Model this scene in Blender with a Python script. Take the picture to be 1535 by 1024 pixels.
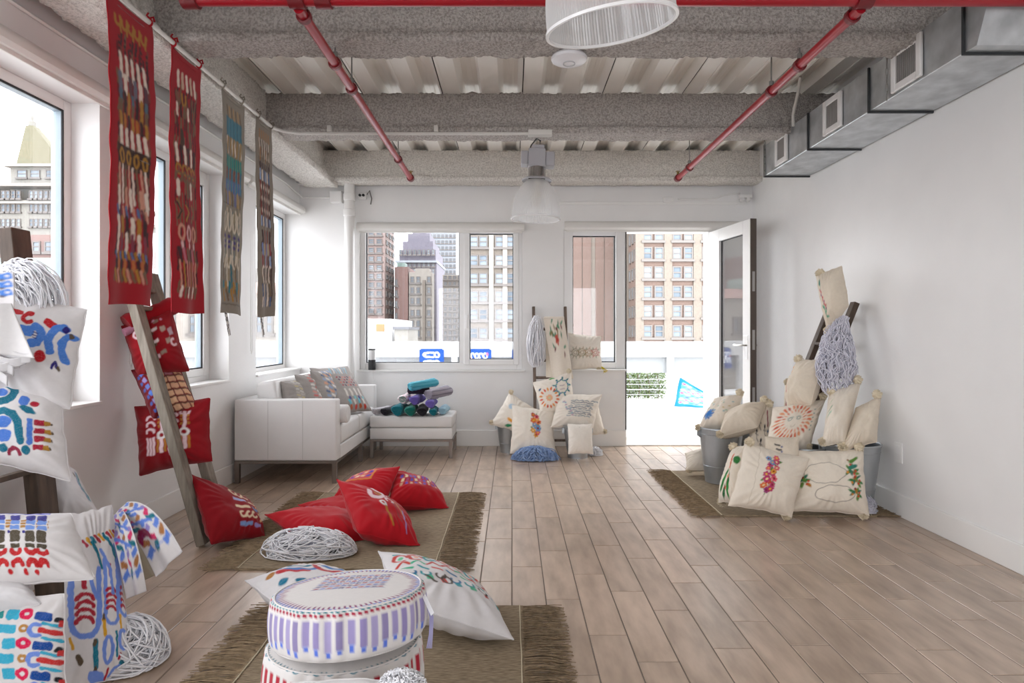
import bpy, bmesh, math, random
import numpy as np
from mathutils import Vector, Matrix

for _o in list(bpy.data.objects):
    bpy.data.objects.remove(_o)
SC = bpy.context.scene
COL = SC.collection
PI = math.pi

# ------------------------------------------------------------------ camera, sky, light, exposure
F, CX, CY, EYE = 930.0, 768.0, 498.0, 1.18          # focal length and horizon of the photograph, eye height
cam_d = bpy.data.cameras.new('camera')
cam_d.sensor_width = 36.0
cam_d.lens = F / 1535.0 * 36.0
cam_d.shift_y = -14.0 / 1535.0
cam_d.clip_end = 500
cam = bpy.data.objects.new('camera', cam_d)
cam.location = (0, 0, EYE)
cam.rotation_euler = (PI / 2, 0, 0)
COL.objects.link(cam)
SC.camera = cam

SKY = 3.2
wd = bpy.data.worlds.new('overcast_sky')
wd.use_nodes = True
_nt = wd.node_tree
_bg = _nt.nodes['Background']
_tc = _nt.nodes.new('ShaderNodeTexCoord')
_nz = _nt.nodes.new('ShaderNodeTexNoise'); _nz.inputs['Scale'].default_value = 1.6; _nz.inputs['Detail'].default_value = 4
_rp = _nt.nodes.new('ShaderNodeValToRGB')
_rp.color_ramp.elements[0].color = (0.92, 0.955, 1.0, 1); _rp.color_ramp.elements[1].color = (1.0, 1.0, 1.0, 1)
_nt.links.new(_tc.outputs['Generated'], _nz.inputs['Vector'])
_nt.links.new(_nz.outputs['Fac'], _rp.inputs['Fac'])
_nt.links.new(_rp.outputs['Color'], _bg.inputs['Color'])
_bg.inputs['Strength'].default_value = SKY
SC.world = wd

SC.view_settings.view_transform = 'Standard'
SC.view_settings.look = 'None'
SC.view_settings.gamma = 1.0
SC.view_settings.use_curve_mapping = False
SC.view_settings.exposure = 1.32
try:
    SC.cycles.max_bounces = 10
    SC.cycles.diffuse_bounces = 6
    SC.cycles.glossy_bounces = 4
    SC.cycles.transmission_bounces = 6
    SC.cycles.transparent_max_bounces = 16
    SC.cycles.caustics_reflective = False
    SC.cycles.caustics_refractive = False
    SC.cycles.sample_clamp_indirect = 6.0
except Exception:
    pass


def portal(loc, rot, sx, sy):
    """a light portal: guides sky light through a window opening, gives off nothing itself"""
    d = bpy.data.lights.new('window_portal', 'AREA')
    d.shape = 'RECTANGLE'; d.size = sx; d.size_y = sy
    d.cycles.is_portal = True
    o = bpy.data.objects.new('window_portal', d)
    o.location = loc; o.rotation_euler = rot
    COL.objects.link(o)


# ------------------------------------------------------------------ helpers
def W(px, py, Y):
    """point of the room that lies at depth Y behind photograph pixel (px, py)"""
    return np.array([(px - CX) * Y / F, Y, EYE - (py - CY) * Y / F])


def floorY(py, z=0.0):
    return F * (EYE - z) / (py - CY)


def lin(h):
    if not isinstance(h, str):
        return np.array(h[:3], dtype=float)
    h = h.lstrip('#')
    c = np.array([int(h[i:i + 2], 16) / 255 for i in (0, 2, 4)])
    return np.where(c <= 0.04045, c / 12.92, ((c + 0.055) / 1.055) ** 2.4)


MATS = {}


def mat(name, col, rough=0.5, metal=0.0, col2=None, nscale=8.0, ndetail=3.0, bump=0.0, bscale=60.0, spec=0.5,
        stretch=None, sheen=0.0, attr=None, trans=0.0, emit=0.0, objrand=0.0, bdist=0.01, ramp=(0.3, 0.7), coat=0.0, wave=None):
    if name in MATS:
        return MATS[name]
    m = bpy.data.materials.new(name)
    m.use_nodes = True
    nt = m.node_tree; N = nt.nodes; L = nt.links
    p = N['Principled BSDF']
    c = lin(col)
    p.inputs['Base Color'].default_value = (*c, 1)
    p.inputs['Roughness'].default_value = rough
    p.inputs['Metallic'].default_value = metal
    p.inputs['Specular IOR Level'].default_value = spec
    p.inputs['Sheen Weight'].default_value = sheen
    p.inputs['Coat Weight'].default_value = coat
    p.inputs['Coat Roughness'].default_value = 0.20
    p.inputs['Transmission Weight'].default_value = trans
    tc = N.new('ShaderNodeTexCoord')
    mp = N.new('ShaderNodeMapping')
    L.new(tc.outputs['Object'], mp.inputs['Vector'])
    if stretch:
        mp.inputs['Scale'].default_value = stretch
    vec = mp.outputs['Vector']
    oi = None
    if objrand:
        oi = N.new('ShaderNodeObjectInfo')
        ad = N.new('ShaderNodeVectorMath'); ad.operation = 'MULTIPLY_ADD'
        ad.inputs[1].default_value = (37.0, 91.0, 53.0)
        L.new(oi.outputs['Random'], ad.inputs[0]); L.new(vec, ad.inputs[2])
        vec = ad.outputs[0]
    src = None
    if attr:
        a = N.new('ShaderNodeAttribute'); a.attribute_name = attr
        src = a.outputs['Color']
    nz = N.new('ShaderNodeTexNoise')
    nz.inputs['Scale'].default_value = nscale; nz.inputs['Detail'].default_value = ndetail
    L.new(vec, nz.inputs['Vector'])
    if col2 is not None:
        r = N.new('ShaderNodeValToRGB')
        r.color_ramp.elements[0].position = ramp[0]; r.color_ramp.elements[1].position = ramp[1]
        r.color_ramp.elements[0].color = (*c, 1); r.color_ramp.elements[1].color = (*lin(col2), 1)
        L.new(nz.outputs['Fac'], r.inputs['Fac'])
        src = r.outputs['Color']
    else:
        x = N.new('ShaderNodeMix'); x.data_type = 'RGBA'; x.blend_type = 'MULTIPLY'
        x.inputs['Factor'].default_value = 0.10
        if src is not None:
            L.new(src, x.inputs['A'])
        else:
            x.inputs['A'].default_value = (*c, 1)
        L.new(nz.outputs['Fac'], x.inputs['B'])
        src = x.outputs['Result']
    if objrand:
        hs = N.new('ShaderNodeHueSaturation')
        mr = N.new('ShaderNodeMapRange')
        mr.inputs['To Min'].default_value = 1 - objrand; mr.inputs['To Max'].default_value = 1 + objrand
        L.new(oi.outputs['Random'], mr.inputs['Value']); L.new(mr.outputs['Result'], hs.inputs['Value'])
        L.new(src, hs.inputs['Color']); src = hs.outputs['Color']
    L.new(src, p.inputs['Base Color'])
    if bump:
        if wave:
            bn = N.new('ShaderNodeTexWave'); bn.inputs['Scale'].default_value = bscale; bn.bands_direction = wave
            bn.inputs['Distortion'].default_value = 1.5; bn.inputs['Detail'].default_value = 2
        else:
            bn = N.new('ShaderNodeTexNoise'); bn.inputs['Scale'].default_value = bscale; bn.inputs['Detail'].default_value = 4
        L.new(vec, bn.inputs['Vector'])
        b = N.new('ShaderNodeBump'); b.inputs['Strength'].default_value = bump; b.inputs['Distance'].default_value = bdist
        L.new(bn.outputs['Fac'], b.inputs['Height']); L.new(b.outputs['Normal'], p.inputs['Normal'])
    if emit:
        p.inputs['Emission Color'].default_value = (*c, 1); p.inputs['Emission Strength'].default_value = emit
    MATS[name] = m
    return m


def glass_mat(name, tint, refl=0.035):
    if name in MATS:
        return MATS[name]
    m = bpy.data.materials.new(name); m.use_nodes = True
    nt = m.node_tree; N = nt.nodes; L = nt.links
    N.remove(N['Principled BSDF'])
    t = N.new('ShaderNodeBsdfTransparent'); t.inputs['Color'].default_value = (*lin(tint), 1)
    g = N.new('ShaderNodeBsdfGlossy'); g.inputs['Roughness'].default_value = 0.02
    fr = N.new('ShaderNodeLayerWeight'); fr.inputs['Blend'].default_value = 0.5
    pw = N.new('ShaderNodeMath'); pw.operation = 'POWER'; pw.inputs[1].default_value = 4.0
    ml = N.new('ShaderNodeMath'); ml.operation = 'MULTIPLY_ADD'; ml.inputs[1].default_value = 0.95; ml.inputs[2].default_value = refl
    L.new(fr.outputs['Facing'], pw.inputs[0]); L.new(pw.outputs[0], ml.inputs[0])
    x = N.new('ShaderNodeMixShader')
    L.new(ml.outputs[0], x.inputs['Fac']); L.new(t.outputs[0], x.inputs[1]); L.new(g.outputs[0], x.inputs[2])
    L.new(x.outputs[0], N['Material Output'].inputs['Surface'])
    MATS[name] = m
    return m


def wloc(o):
    v = np.zeros(3)
    while o is not None:
        v += np.array(o.location); o = o.parent
    return v


def props(o, label=None, cat=None, group=None, kind=None):
    if label: o['label'] = label
    if cat: o['category'] = cat
    if group: o['group'] = group
    if kind: o['kind'] = kind
    return o


def thing(name, label, cat, loc, group=None, kind=None):
    o = bpy.data.objects.new(name, None)
    o.empty_display_size = 0.05
    o.location = [float(a) for a in loc]
    COL.objects.link(o)
    return props(o, label, cat, group, kind)


def mesh_obj(name, V, Fc, m, parent=None, smooth=False, cols=None, label=None, cat=None, group=None, kind=None, sharp=40):
    V = np.asarray(V, dtype=float)
    if parent is not None:
        org = wloc(parent); loc = (0, 0, 0)
    else:
        lo, hi = V.min(0), V.max(0)
        org = np.array([(lo[0] + hi[0]) / 2, (lo[1] + hi[1]) / 2, lo[2]]); loc = org
    me = bpy.data.meshes.new(name)
    me.from_pydata((V - org).tolist(), [], [tuple(int(i) for i in f) for f in Fc] if not isinstance(Fc, np.ndarray) else Fc.tolist())
    if smooth:
        me.polygons.foreach_set('use_smooth', np.ones(len(me.polygons), dtype=bool))
        if sharp:
            me.set_sharp_from_angle(angle=math.radians(sharp))
    if cols is not None:
        ca = me.color_attributes.new('Col', 'FLOAT_COLOR', 'POINT')
        cc = np.ones((len(V), 4)); cc[:, :3] = cols
        ca.data.foreach_set('color', cc.ravel())
    me.materials.append(m)
    me.update()
    o = bpy.data.objects.new(name, me)
    o.location = [float(a) for a in loc]
    if parent is not None:
        o.parent = parent
    COL.objects.link(o)
    return props(o, label, cat, group, kind)


def dup(o, loc, parent):
    """copy of one mesh object sharing its mesh, placed at world point loc (object origin)"""
    c = o.copy()
    c.parent = parent
    c.location = [float(a) for a in (np.array(loc) - (wloc(parent) if parent else 0))]
    COL.objects.link(c)
    return c


def frame_of(d, up=(0, 0, 1)):
    d = np.array(d, float); d /= np.linalg.norm(d)
    up = np.array(up, float)
    if abs(d @ up) > 0.95:
        up = np.array([1.0, 0, 0])
    a = np.cross(up, d); a /= np.linalg.norm(a)
    b = np.cross(d, a)
    return a, b, d


class MB:
    """collects shapes and links them as ONE mesh object"""
    def __init__(s):
        s.v = []; s.f = []; s.n = 0

    def add(s, V, Fc):
        V = np.asarray(V, float)
        s.v.append(V); s.f += [tuple(int(i) + s.n for i in f) for f in Fc]; s.n += len(V)
        return s

    def box(s, x0, x1, y0, y1, z0, z1, b=0.0, seg=2):
        if b > 0:
            bm = bmesh.new()
            bmesh.ops.create_cube(bm, size=1)
            for v in bm.verts:
                v.co = Vector((x0 + (v.co.x + .5) * (x1 - x0), y0 + (v.co.y + .5) * (y1 - y0), z0 + (v.co.z + .5) * (z1 - z0)))
            bmesh.ops.bevel(bm, geom=bm.edges[:], offset=b, segments=seg, affect='EDGES', profile=0.5)
            bm.verts.index_update()
            s.add([v.co[:] for v in bm.verts], [[v.index for v in f.verts] for f in bm.faces])
            bm.free()
            return s
        V = [(x, y, z) for z in (z0, z1) for y in (y0, y1) for x in (x0, x1)]
        return s.add(V, [(0, 2, 3, 1), (4, 5, 7, 6), (0, 1, 5, 4), (2, 6, 7, 3), (0, 4, 6, 2), (1, 3, 7, 5)])

    def bar(s, p, q, w, h, up=(0, 0, 1), b=0.0):
        """rectangular bar from p to q, w across, h along up"""
        p = np.array(p, float); q = np.array(q, float)
        a, c, d = frame_of(q - p, up)
        t = MB(); L = np.linalg.norm(q - p)
        t.box(-w / 2, w / 2, -h / 2, h / 2, 0, L, b)
        V = np.concatenate(t.v)
        return s.add(p + V[:, :1] * a + V[:, 1:2] * c + V[:, 2:] * d, t.f)

    def tube(s, pts, r, n=10, cap=True):
        pts = np.asarray(pts, float); K = len(pts)
        r = np.broadcast_to(np.asarray(r, float), (K,))
        t = np.gradient(pts, axis=0); t /= np.linalg.norm(t, axis=1)[:, None] + 1e-12
        ref = np.array([0, 0, 1.0]) if abs(t[:, 2]).mean() < .8 else np.array([1.0, 0, 0])
        a = np.cross(t, ref); a /= np.linalg.norm(a, axis=1)[:, None] + 1e-12
        b = np.cross(t, a)
        ang = np.arange(n) * 2 * PI / n
        V = pts[:, None] + r[:, None, None] * (np.cos(ang)[None, :, None] * a[:, None] + np.sin(ang)[None, :, None] * b[:, None])
        Fc = [(k * n + j, (k + 1) * n + j, (k + 1) * n + (j + 1) % n, k * n + (j + 1) % n) for k in range(K - 1) for j in range(n)]
        if cap:
            Fc += [tuple(range(n)), tuple((K - 1) * n + j for j in reversed(range(n)))]
        return s.add(V.reshape(-1, 3), Fc)

    def lathe(s, prof, c=(0, 0, 0), n=32, axis=(0, 0, 1), cap=False, flute=0.0, nfl=0):
        prof = np.asarray(prof, float); K = len(prof)
        a, b, d = frame_of(axis)
        ang = np.arange(n) * 2 * PI / n
        rr = prof[:, :1] * (1 + flute * np.cos(nfl * ang)[None])
        V = np.array(c) + rr[..., None] * (np.cos(ang)[None, :, None] * a + np.sin(ang)[None, :, None] * b) + prof[:, 1][:, None, None] * d
        Fc = [(k * n + j, k * n + (j + 1) % n, (k + 1) * n + (j + 1) % n, (k + 1) * n + j) for k in range(K - 1) for j in range(n)]
        if cap:
            Fc += [tuple(reversed(range(n))), tuple((K - 1) * n + j for j in range(n))]
        return s.add(V.reshape(-1, 3), Fc)

    def prism(s, ring, off):
        ring = np.asarray(ring, float); n = len(ring)
        V = np.concatenate([ring, ring + np.array(off, float)])
        return s.add(V, [tuple(range(n)), tuple(reversed(range(n, 2 * n)))] + [(i, n + i, n + (i + 1) % n, (i + 1) % n) for i in range(n)])

    def strands(s, P, r, n=4):
        """P: strands x points x 3, thin tubes"""
        P = np.asarray(P, float); S, K, _ = P.shape
        t = np.gradient(P, axis=1); t /= np.linalg.norm(t, axis=2)[..., None] + 1e-12
        ref = np.array([0.31, 0.52, 0.79])
        a = np.cross(t, ref); a /= np.linalg.norm(a, axis=2)[..., None] + 1e-12
        b = np.cross(t, a)
        ang = np.arange(n) * 2 * PI / n
        V = P[:, :, None] + r * (np.cos(ang)[:, None] * a[:, :, None] + np.sin(ang)[:, None] * b[:, :, None])
        si = np.arange(S)[:, None, None] * K * n; k = np.arange(K - 1)[None, :, None] * n; j = np.arange(n)[None, None]
        j2 = (j + 1) % n
        q = np.stack(np.broadcast_arrays(si + k + j, si + k + n + j, si + k + n + j2, si + k + j2), -1).reshape(-1, 4)
        return s.add(V.reshape(-1, 3), q.tolist())

    def build(s, name, m, parent=None, smooth=False, **kw):
        return mesh_obj(name, np.concatenate(s.v), s.f, m, parent, smooth, **kw)


def grid_faces(n, m, off=0, flip=False):
    i = np.arange(n - 1)[:, None]; j = np.arange(m - 1)[None]
    a = off + i * m + j
    q = np.stack(np.broadcast_arrays(a, a + 1, a + m + 1, a + m), -1).reshape(-1, 4)
    return q[:, ::-1] if flip else q


def vnoise(x, y, seed=0):
    """smooth value noise in 2D"""
    rs = np.random.RandomState(seed); T = rs.rand(64, 64)
    xi = np.floor(x).astype(int); yi = np.floor(y).astype(int)
    fx = x - xi; fy = y - yi
    fx = fx * fx * (3 - 2 * fx); fy = fy * fy * (3 - 2 * fy)
    g = lambda a, b: T[a % 64, b % 64]
    return (g(xi, yi) * (1 - fx) + g(xi + 1, yi) * fx) * (1 - fy) + (g(xi, yi + 1) * (1 - fx) + g(xi + 1, yi + 1) * fx) * fy
# ------------------------------------------------------------------ room shell
XL, XR, YB, YR, ZC = -2.20, 2.49, 6.43, -4.0, 3.0
M_WALL = mat('painted_plaster', '#ebeae9', 0.42, bump=0.03, bscale=25, nscale=3)
M_TRIM = mat('white_trim_paint', '#eeedeb', 0.35, nscale=3)
M_PVC = mat('white_window_profile', '#ecebea', 0.3, nscale=3)
M_GASK = mat('black_window_gasket', '#1c1d20', 0.6)
M_GLASS = glass_mat('window_glass', '#f7f7f8')
M_SPACER = mat('blue_grey_spacer', '#9aa9b3', .4)
M_SPRAY = mat('sprayed_fireproofing', '#9b948f', 0.95, col2='#c1bbb6', nscale=75, ndetail=6, bump=0.8, bscale=110, bdist=0.016, ramp=(.38, .6))
M_SPRAYW = mat('painted_fireproofing', '#cdc8c2', 0.95, col2='#ebe7e1', nscale=75, ndetail=6, bump=0.8, bscale=110, bdist=0.016, ramp=(.36, .58))
M_DECK = mat('painted_steel_deck', '#e2ded7', 0.5, col2='#f1eee8', nscale=2.5, ndetail=6, bump=0.08, bscale=40, stretch=(1, .25, 1))


def structure(name, mb, m, parent=None, smooth=False):
    return mb.build(name, m, parent, smooth, kind=None if parent else 'structure')


# wall with the left-hand windows (openings between solid piers)
LW = [(-2.9, -1.1), (-0.6, 1.0), (1.45, 3.31), (3.75, 4.82), (5.33, YB)]
Z0, Z1 = 0.795, 2.40
b = MB()
b.box(XL - .225, XL, YR, YB + .25, -.05, Z0)
b.box(XL - .225, XL, YR, YB + .25, Z1, 3.1)
e = YR
for a, c in LW:
    b.box(XL - .225, XL, e, a, Z0, Z1); e = c
b.box(XL - .225, XL, e, YB + .25, Z0, Z1)
structure('wall_left', b, M_WALL)
b = MB().box(XR, XR + .25, YR, YB + .25, -.05, 3.1)
structure('wall_right', b, M_WALL)
# unseen rear wall behind the viewer, glazed area chosen to light the room
b = MB()
b.box(XL - .3, XR + .25, YR - .25, YR, -.05, 0.85); b.box(XL - .3, XR + .25, YR - .25, YR, 2.45, 3.1)
for x0, x1 in ((XL - .3, XL + .12), (-.06, .18), (XR - .12, XR + .25)):
    b.box(x0, x1, YR - .25, YR, .85, 2.45)
structure('wall_rear', b, M_WALL)
# back wall: window, sidelight and doorway
k = YB / F
BX0, BX1, BZ0, BZ1 = -1.58, 0.105, 0.79, 2.30
SX0, SX1, SZ0, DZ = 0.535, 1.172, 0.80, 2.245
DX1 = 2.06
b = MB()
b.box(XL - .225, BX0, YB, YB + .25, -.05, 3.1)
b.box(BX0, BX1, YB, YB + .25, -.05, BZ0); b.box(BX0, BX1, YB, YB + .25, BZ1, 3.1)
b.box(BX1, SX0, YB, YB + .25, -.05, 3.1)
b.box(SX0, SX1, YB, YB + .25, -.05, SZ0)
b.box(SX0, DX1, YB, YB + .25, DZ, 3.1)
b.box(DX1, XR + .25, YB, YB + .25, -.05, 3.1)
structure('wall_back', b, M_WALL)
b = MB().box(BX1, 2.44, YB - .012, YB, 2.50, 2.53, .003)
structure('trim_1', b, M_TRIM)

# skirting boards
b = MB()
b.box(XL, XL + .016, YR, YB, 0, .15, .004); structure('baseboard_left', b, M_TRIM)
structure('baseboard_right', MB().box(XR - .016, XR, YR, YB, 0, .145, .004), M_TRIM)
b = MB()
b.box(XL, SX1, YB - .016, YB, 0, .165, .004); b.box(DX1, XR, YB - .016, YB, 0, .165, .004)
structure('baseboard_back', b, M_TRIM)

# floor of wood-look tiles, laid a third apart
M_PLANK = mat('wood_look_tile', '#97826f', 0.30, col2='#c2ab97', nscale=5, ndetail=7, bump=0.10, bscale=14, bdist=0.0015, spec=0.8, coat=0.22,
              stretch=(3.2, .8, 1), objrand=0.10, ramp=(0.28, 0.72))
M_GROUT = mat('grey_grout', '#82776e', 0.9)
flr = thing('floor', None, None, (0, 0, 0), kind='structure')
MB().box(XL - .2, XR + .2, YR - .1, YB + .08, -.06, -.0022).build('grout_bed', M_GROUT, flr)
PW, PL = 0.15, 0.605
offs = {-1: 2.937, 0: 3.12, 1: 2.742, 2: 3.023, 3: 2.826, 4: 2.632, 5: 2.92}


def plank_mesh(bm_, x0, y0, x1, y1):
    c = .0022
    V = [(x0, y0, -.004), (x1, y0, -.004), (x1, y1, -.004), (x0, y1, -.004),
         (x0 + c, y0 + c, 0), (x1 - c, y0 + c, 0), (x1 - c, y1 - c, 0), (x0 + c, y1 - c, 0)]
    bm_.add(V, [(4, 5, 6, 7), (0, 1, 5, 4), (1, 2, 6, 5), (2, 3, 7, 6), (3, 0, 4, 7)])


proto = None
rnd = random.Random(4)
rear = MB()
for kx in range(-15, 17):
    o0 = offs.get(kx, 3.12 - .2 * kx + rnd.uniform(-.03, .03)) % PL
    y = o0 + PL * 2
    if y > 1.9 + PL: y -= PL
    ys = [y + i * PL for i in range(9) if y + i * PL < YB + .02]
    for yy in ys:
        if proto is None:
            t = MB(); plank_mesh(t, 0.0016, 0.0016, PW - .0016, PL - .0016)
            proto = t.build('plank', M_PLANK, flr)
            proto.location = (kx * PW, yy, 0)
        else:
            dup(proto, (kx * PW, yy, 0), flr)
    while y > YR:
        y -= PL
        plank_mesh(rear, kx * PW + .0016, y + .0016, kx * PW + PW - .0016, y + PL - .0016)
rear.build('rear_planks', M_PLANK, flr, kind='stuff')

# ribbed steel deck
ceil = thing('ceiling', None, None, (0, 0, 3.0), kind='structure')
MB().box(XL - .3, XR + .25, YR - .25, YB + .25, 3.085, 3.2).build('slab', mat('dark_slab_gap', '#56524e', .9), ceil)
prof = [(0, 0), (.018, 0), (.018, .004), (.112, .004), (.112, 0), (.13, 0), (.165, .07), (.20, .07), (.21, .066), (.232, .066), (.242, .07), (.27, .07), (.305, 0)]
x = -2.36
while x < XR:
    P = [(x + a + .004, z) for a, z in prof[:-1]] + [(x + .305 + a - .004, z) for a, z in prof]
    P = [(a, ZC + z) for a, z in P]
    n = len(P)
    V = [(a, YR, z) for a, z in P] + [(a, YB + .1, z) for a, z in P] + [(a, YR, z + .006) for a, z in P] + [(a, YB + .1, z + .006) for a, z in P]
    Fc = [(i, i + 1, n + i + 1, n + i) for i in range(n - 1)] + [(2 * n + i, 3 * n + i, 3 * n + i + 1, 2 * n + i + 1) for i in range(n - 1)]
    mesh_obj('deck_panel', V, Fc, M_DECK, ceil)
    x += .61


def spray_beam(name, prof, a0, a1, step, along, m, amp=.007, seed=1, ends=False):
    """I-profile with a rough sprayed skin; prof is a closed list of (cross, z), along = 'x' or 'y'"""
    pr = []
    n = len(prof)
    for i in range(n):
        p, q = np.array(prof[i]), np.array(prof[(i + 1) % n])
        m_ = max(1, int(np.linalg.norm(q - p) / step))
        for j in range(m_):
            pr.append(p + (q - p) * j / m_)
    pr = np.array(pr); K = len(pr)
    tg = np.roll(pr, -1, 0) - np.roll(pr, 1, 0)
    tg /= np.linalg.norm(tg, axis=1)[:, None] + 1e-9
    nr = np.stack([tg[:, 1], -tg[:, 0]], 1)
    area = np.sum(pr[:, 0] * np.roll(pr[:, 1], -1) - np.roll(pr[:, 0], -1) * pr[:, 1])
    if area < 0: nr = -nr
    L = np.arange(a0, a1 + step / 2, step); S = len(L)
    rs = np.random.RandomState(seed)
    ll, kk = np.meshgrid(L / step, np.arange(K), indexing='ij')
    d = amp * (rs.rand(S, K) * 1.3 - .65 + 1.6 * (vnoise(ll * .37, kk * .37, seed) - .5) + 1.5 * (vnoise(ll * .11, kk * .13, seed + 1) - .5))
    c = pr[None] + nr[None] * d[..., None]
    lo = np.broadcast_to(L[:, None], (S, K)) + (rs.rand(S, K) - .5) * step * .5
    V = np.stack([lo, c[..., 0], c[..., 1]], -1) if along == 'x' else np.stack([c[..., 0], lo, c[..., 1]], -1)
    i = np.arange(S - 1)[:, None]; j = np.arange(K)[None]
    q = np.stack(np.broadcast_arrays(i * K + j, (i + 1) * K + j, (i + 1) * K + (j + 1) % K, i * K + (j + 1) % K), -1).reshape(-1, 4)
    if (along == 'x') == (area > 0): q = q[:, ::-1]
    Fc = q.tolist()
    if ends:
        Fc += [list(range(K)), [(S - 1) * K + t for t in range(K)]]
    return mesh_obj(name, V.reshape(-1, 3), Fc, m, None, True, kind='structure', sharp=0)


def ibeam(c, half, zb, ft, web, zt):
    return [(c - half, zb + ft), (c - half, zb), (c + half, zb), (c + half, zb + ft), (c + web + .01, zb + ft + .015), (c + web, zt), (c - web, zt), (c - web - .01, zb + ft + .015)]


spray_beam('ceiling_beam', ibeam(6.27, .10, 2.685, .045, .035, 3.01), -2.0, XR + .02, .016, 'x', M_SPRAYW, seed=3)
spray_beam('ceiling_beam', ibeam(4.78, .10, 2.685, .045, .035, 3.01), -1.95, XR + .02, .016, 'x', M_SPRAY, seed=5)
spray_beam('ceiling_beam', ibeam(3.30, .10, 2.685, .045, .035, 3.01), -1.95, XR + .02, .014, 'x', M_SPRAY, seed=7)
spray_beam('ceiling_beam', ibeam(1.82, .10, 2.685, .045, .035, 3.01), -1.95, XR + .02, .04, 'x', M_SPRAY, seed=9)
spray_beam('ceiling_beam', ibeam(0.2, .10, 2.685, .045, .035, 3.01), -1.95, XR + .02, .06, 'x', M_SPRAY, seed=9)
spray_beam('ceiling_girder', ibeam(-1.935, .165, 2.65, .055, .05, 3.02), 1.2, 6.27, .018, 'y', M_SPRAYW, amp=.009, seed=11, ends=True)
spray_beam('ceiling_girder', ibeam(-1.935, .165, 2.65, .055, .05, 3.02), YR, 1.2, .06, 'y', M_SPRAYW, seed=13)
# boxed-in corner behind the girder end, and thin cable pipe on the left wall
structure('trim_2', MB().box(-2.2, -1.72, 6.33, YB, 2.70, 3.0, .004), M_WALL)
MB().tube([(XL + .012, y, 2.625) for y in np.linspace(1, 6.0, 8)] + [(XL + .015, 6.25, 2.60), (XL + .03, YB - .02, 2.575), (XL + .1, YB - .014, 2.572), (-1.86, YB - .014, 2.572)], .009, 8)\
    .build('cable_pipe', M_TRIM, None, True, label='thin white cable pipe running above the left windows to the corner box', cat='pipe')
bx = thing('junction_box', 'square white junction box in back left corner beside the drain pipe', 'box', (-1.80, YB, 2.5))
MB().box(-1.87, -1.745, YB - .07, YB, 2.51, 2.63, .006).build('body', M_TRIM, bx)
MB().box(-1.865, -1.75, YB - .076, YB - .07, 2.515, 2.625, .002).build('cover', M_PVC, bx)

# drain pipe by the back wall
dp = thing('drain_pipe', 'tall white drain pipe from floor to ceiling in back left corner', 'pipe', (-1.66, 6.33, 0))
MB().lathe([(.052, 0), (.052, 3.0)], (-1.66, 6.335, 0), 24).build('pipe', M_TRIM, dp, True)
for z in (2.36, 2.52):
    MB().lathe([(.053, z), (.060, z + .004), (.060, z + .07), (.053, z + .074)], (-1.66, 6.335, 0), 24).build('collar', M_TRIM, dp, True)


# ------------------------------------------------------------------ windows
def ring(mb, axis, pos, th, a0, a1, z0, z1, w, wb=None, wt=None, bev=.004):
    """rectangular frame lying in the plane axis = pos .. pos + th"""
    wb = wb or w; wt = wt or w
    for (p0, p1, q0, q1) in ((a0, a0 + w, z0, z1), (a1 - w, a1, z0, z1), (a0 + w, a1 - w, z0, z0 + wb), (a0 + w, a1 - w, z1 - wt, z1)):
        if axis == 'x': mb.box(pos, pos + th, p0, p1, q0, q1, bev, 1)
        else: mb.box(p0, p1, pos, pos + th, q0, q1, bev, 1)
    return mb


def pane(mb, axis, pos, a0, a1, z0, z1, th=.008):
    if axis == 'x': mb.box(pos, pos + th, a0, a1, z0, z1)
    else: mb.box(a0, a1, pos, pos + th, z0, z1)
    return mb


def left_window(idx, y0, y1, mull=None):
    w = thing('window_%d' % idx, None, None, (XL - .2, (y0 + y1) / 2, Z0), kind='structure')
    xf = XL - .22
    ring(MB(), 'x', xf, .07, y0, y1, Z0, Z1, .055).build('frame', M_PVC, w)
    MB().box(XL - .22, XL + .018, y0 + .001, y1 - .001, Z0, Z0 + .018, .003).build('sill', M_TRIM, w)
    bays = [(y0 + .055, y1 - .055)] if mull is None else [(y0 + .055, mull - .03), (mull + .03, y1 - .055)]
    if mull is not None:
        MB().box(xf, xf + .07, mull - .03, mull + .03, Z0 + .055, Z1 - .055, .003).build('mullion', M_PVC, w)
    for i, (a, c) in enumerate(bays):
        za, zb = Z0 + .055, Z1 - .055
        if mull is not None and i == 1:
            ring(MB(), 'x', xf + .012, .07, a, c, za, zb, .055).build('sash', M_PVC, w)
            a += .055; c -= .055; za += .055; zb -= .055
        ring(MB(), 'x', xf + .062, .007, a, c, za, zb, .010, bev=.001).build('gasket', M_GASK, w)
        ring(MB(), 'x', xf + .02, .042, a, c, za, zb, .011, bev=.001).build('spacer', M_SPACER, w)
        pane(MB(), 'x', xf + .034, a + .008, c - .008, za + .008, zb - .008).build('pane', M_GLASS, w)
    portal((XL - .33, (y0 + y1) / 2, (Z0 + Z1) / 2), (0, -PI / 2, 0), Z1 - Z0, y1 - y0)


left_window(1, *LW[2]); left_window(2, *LW[3], mull=4.24); left_window(3, *LW[4])
left_window(7, *LW[0]); left_window(8, *LW[1])

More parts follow.
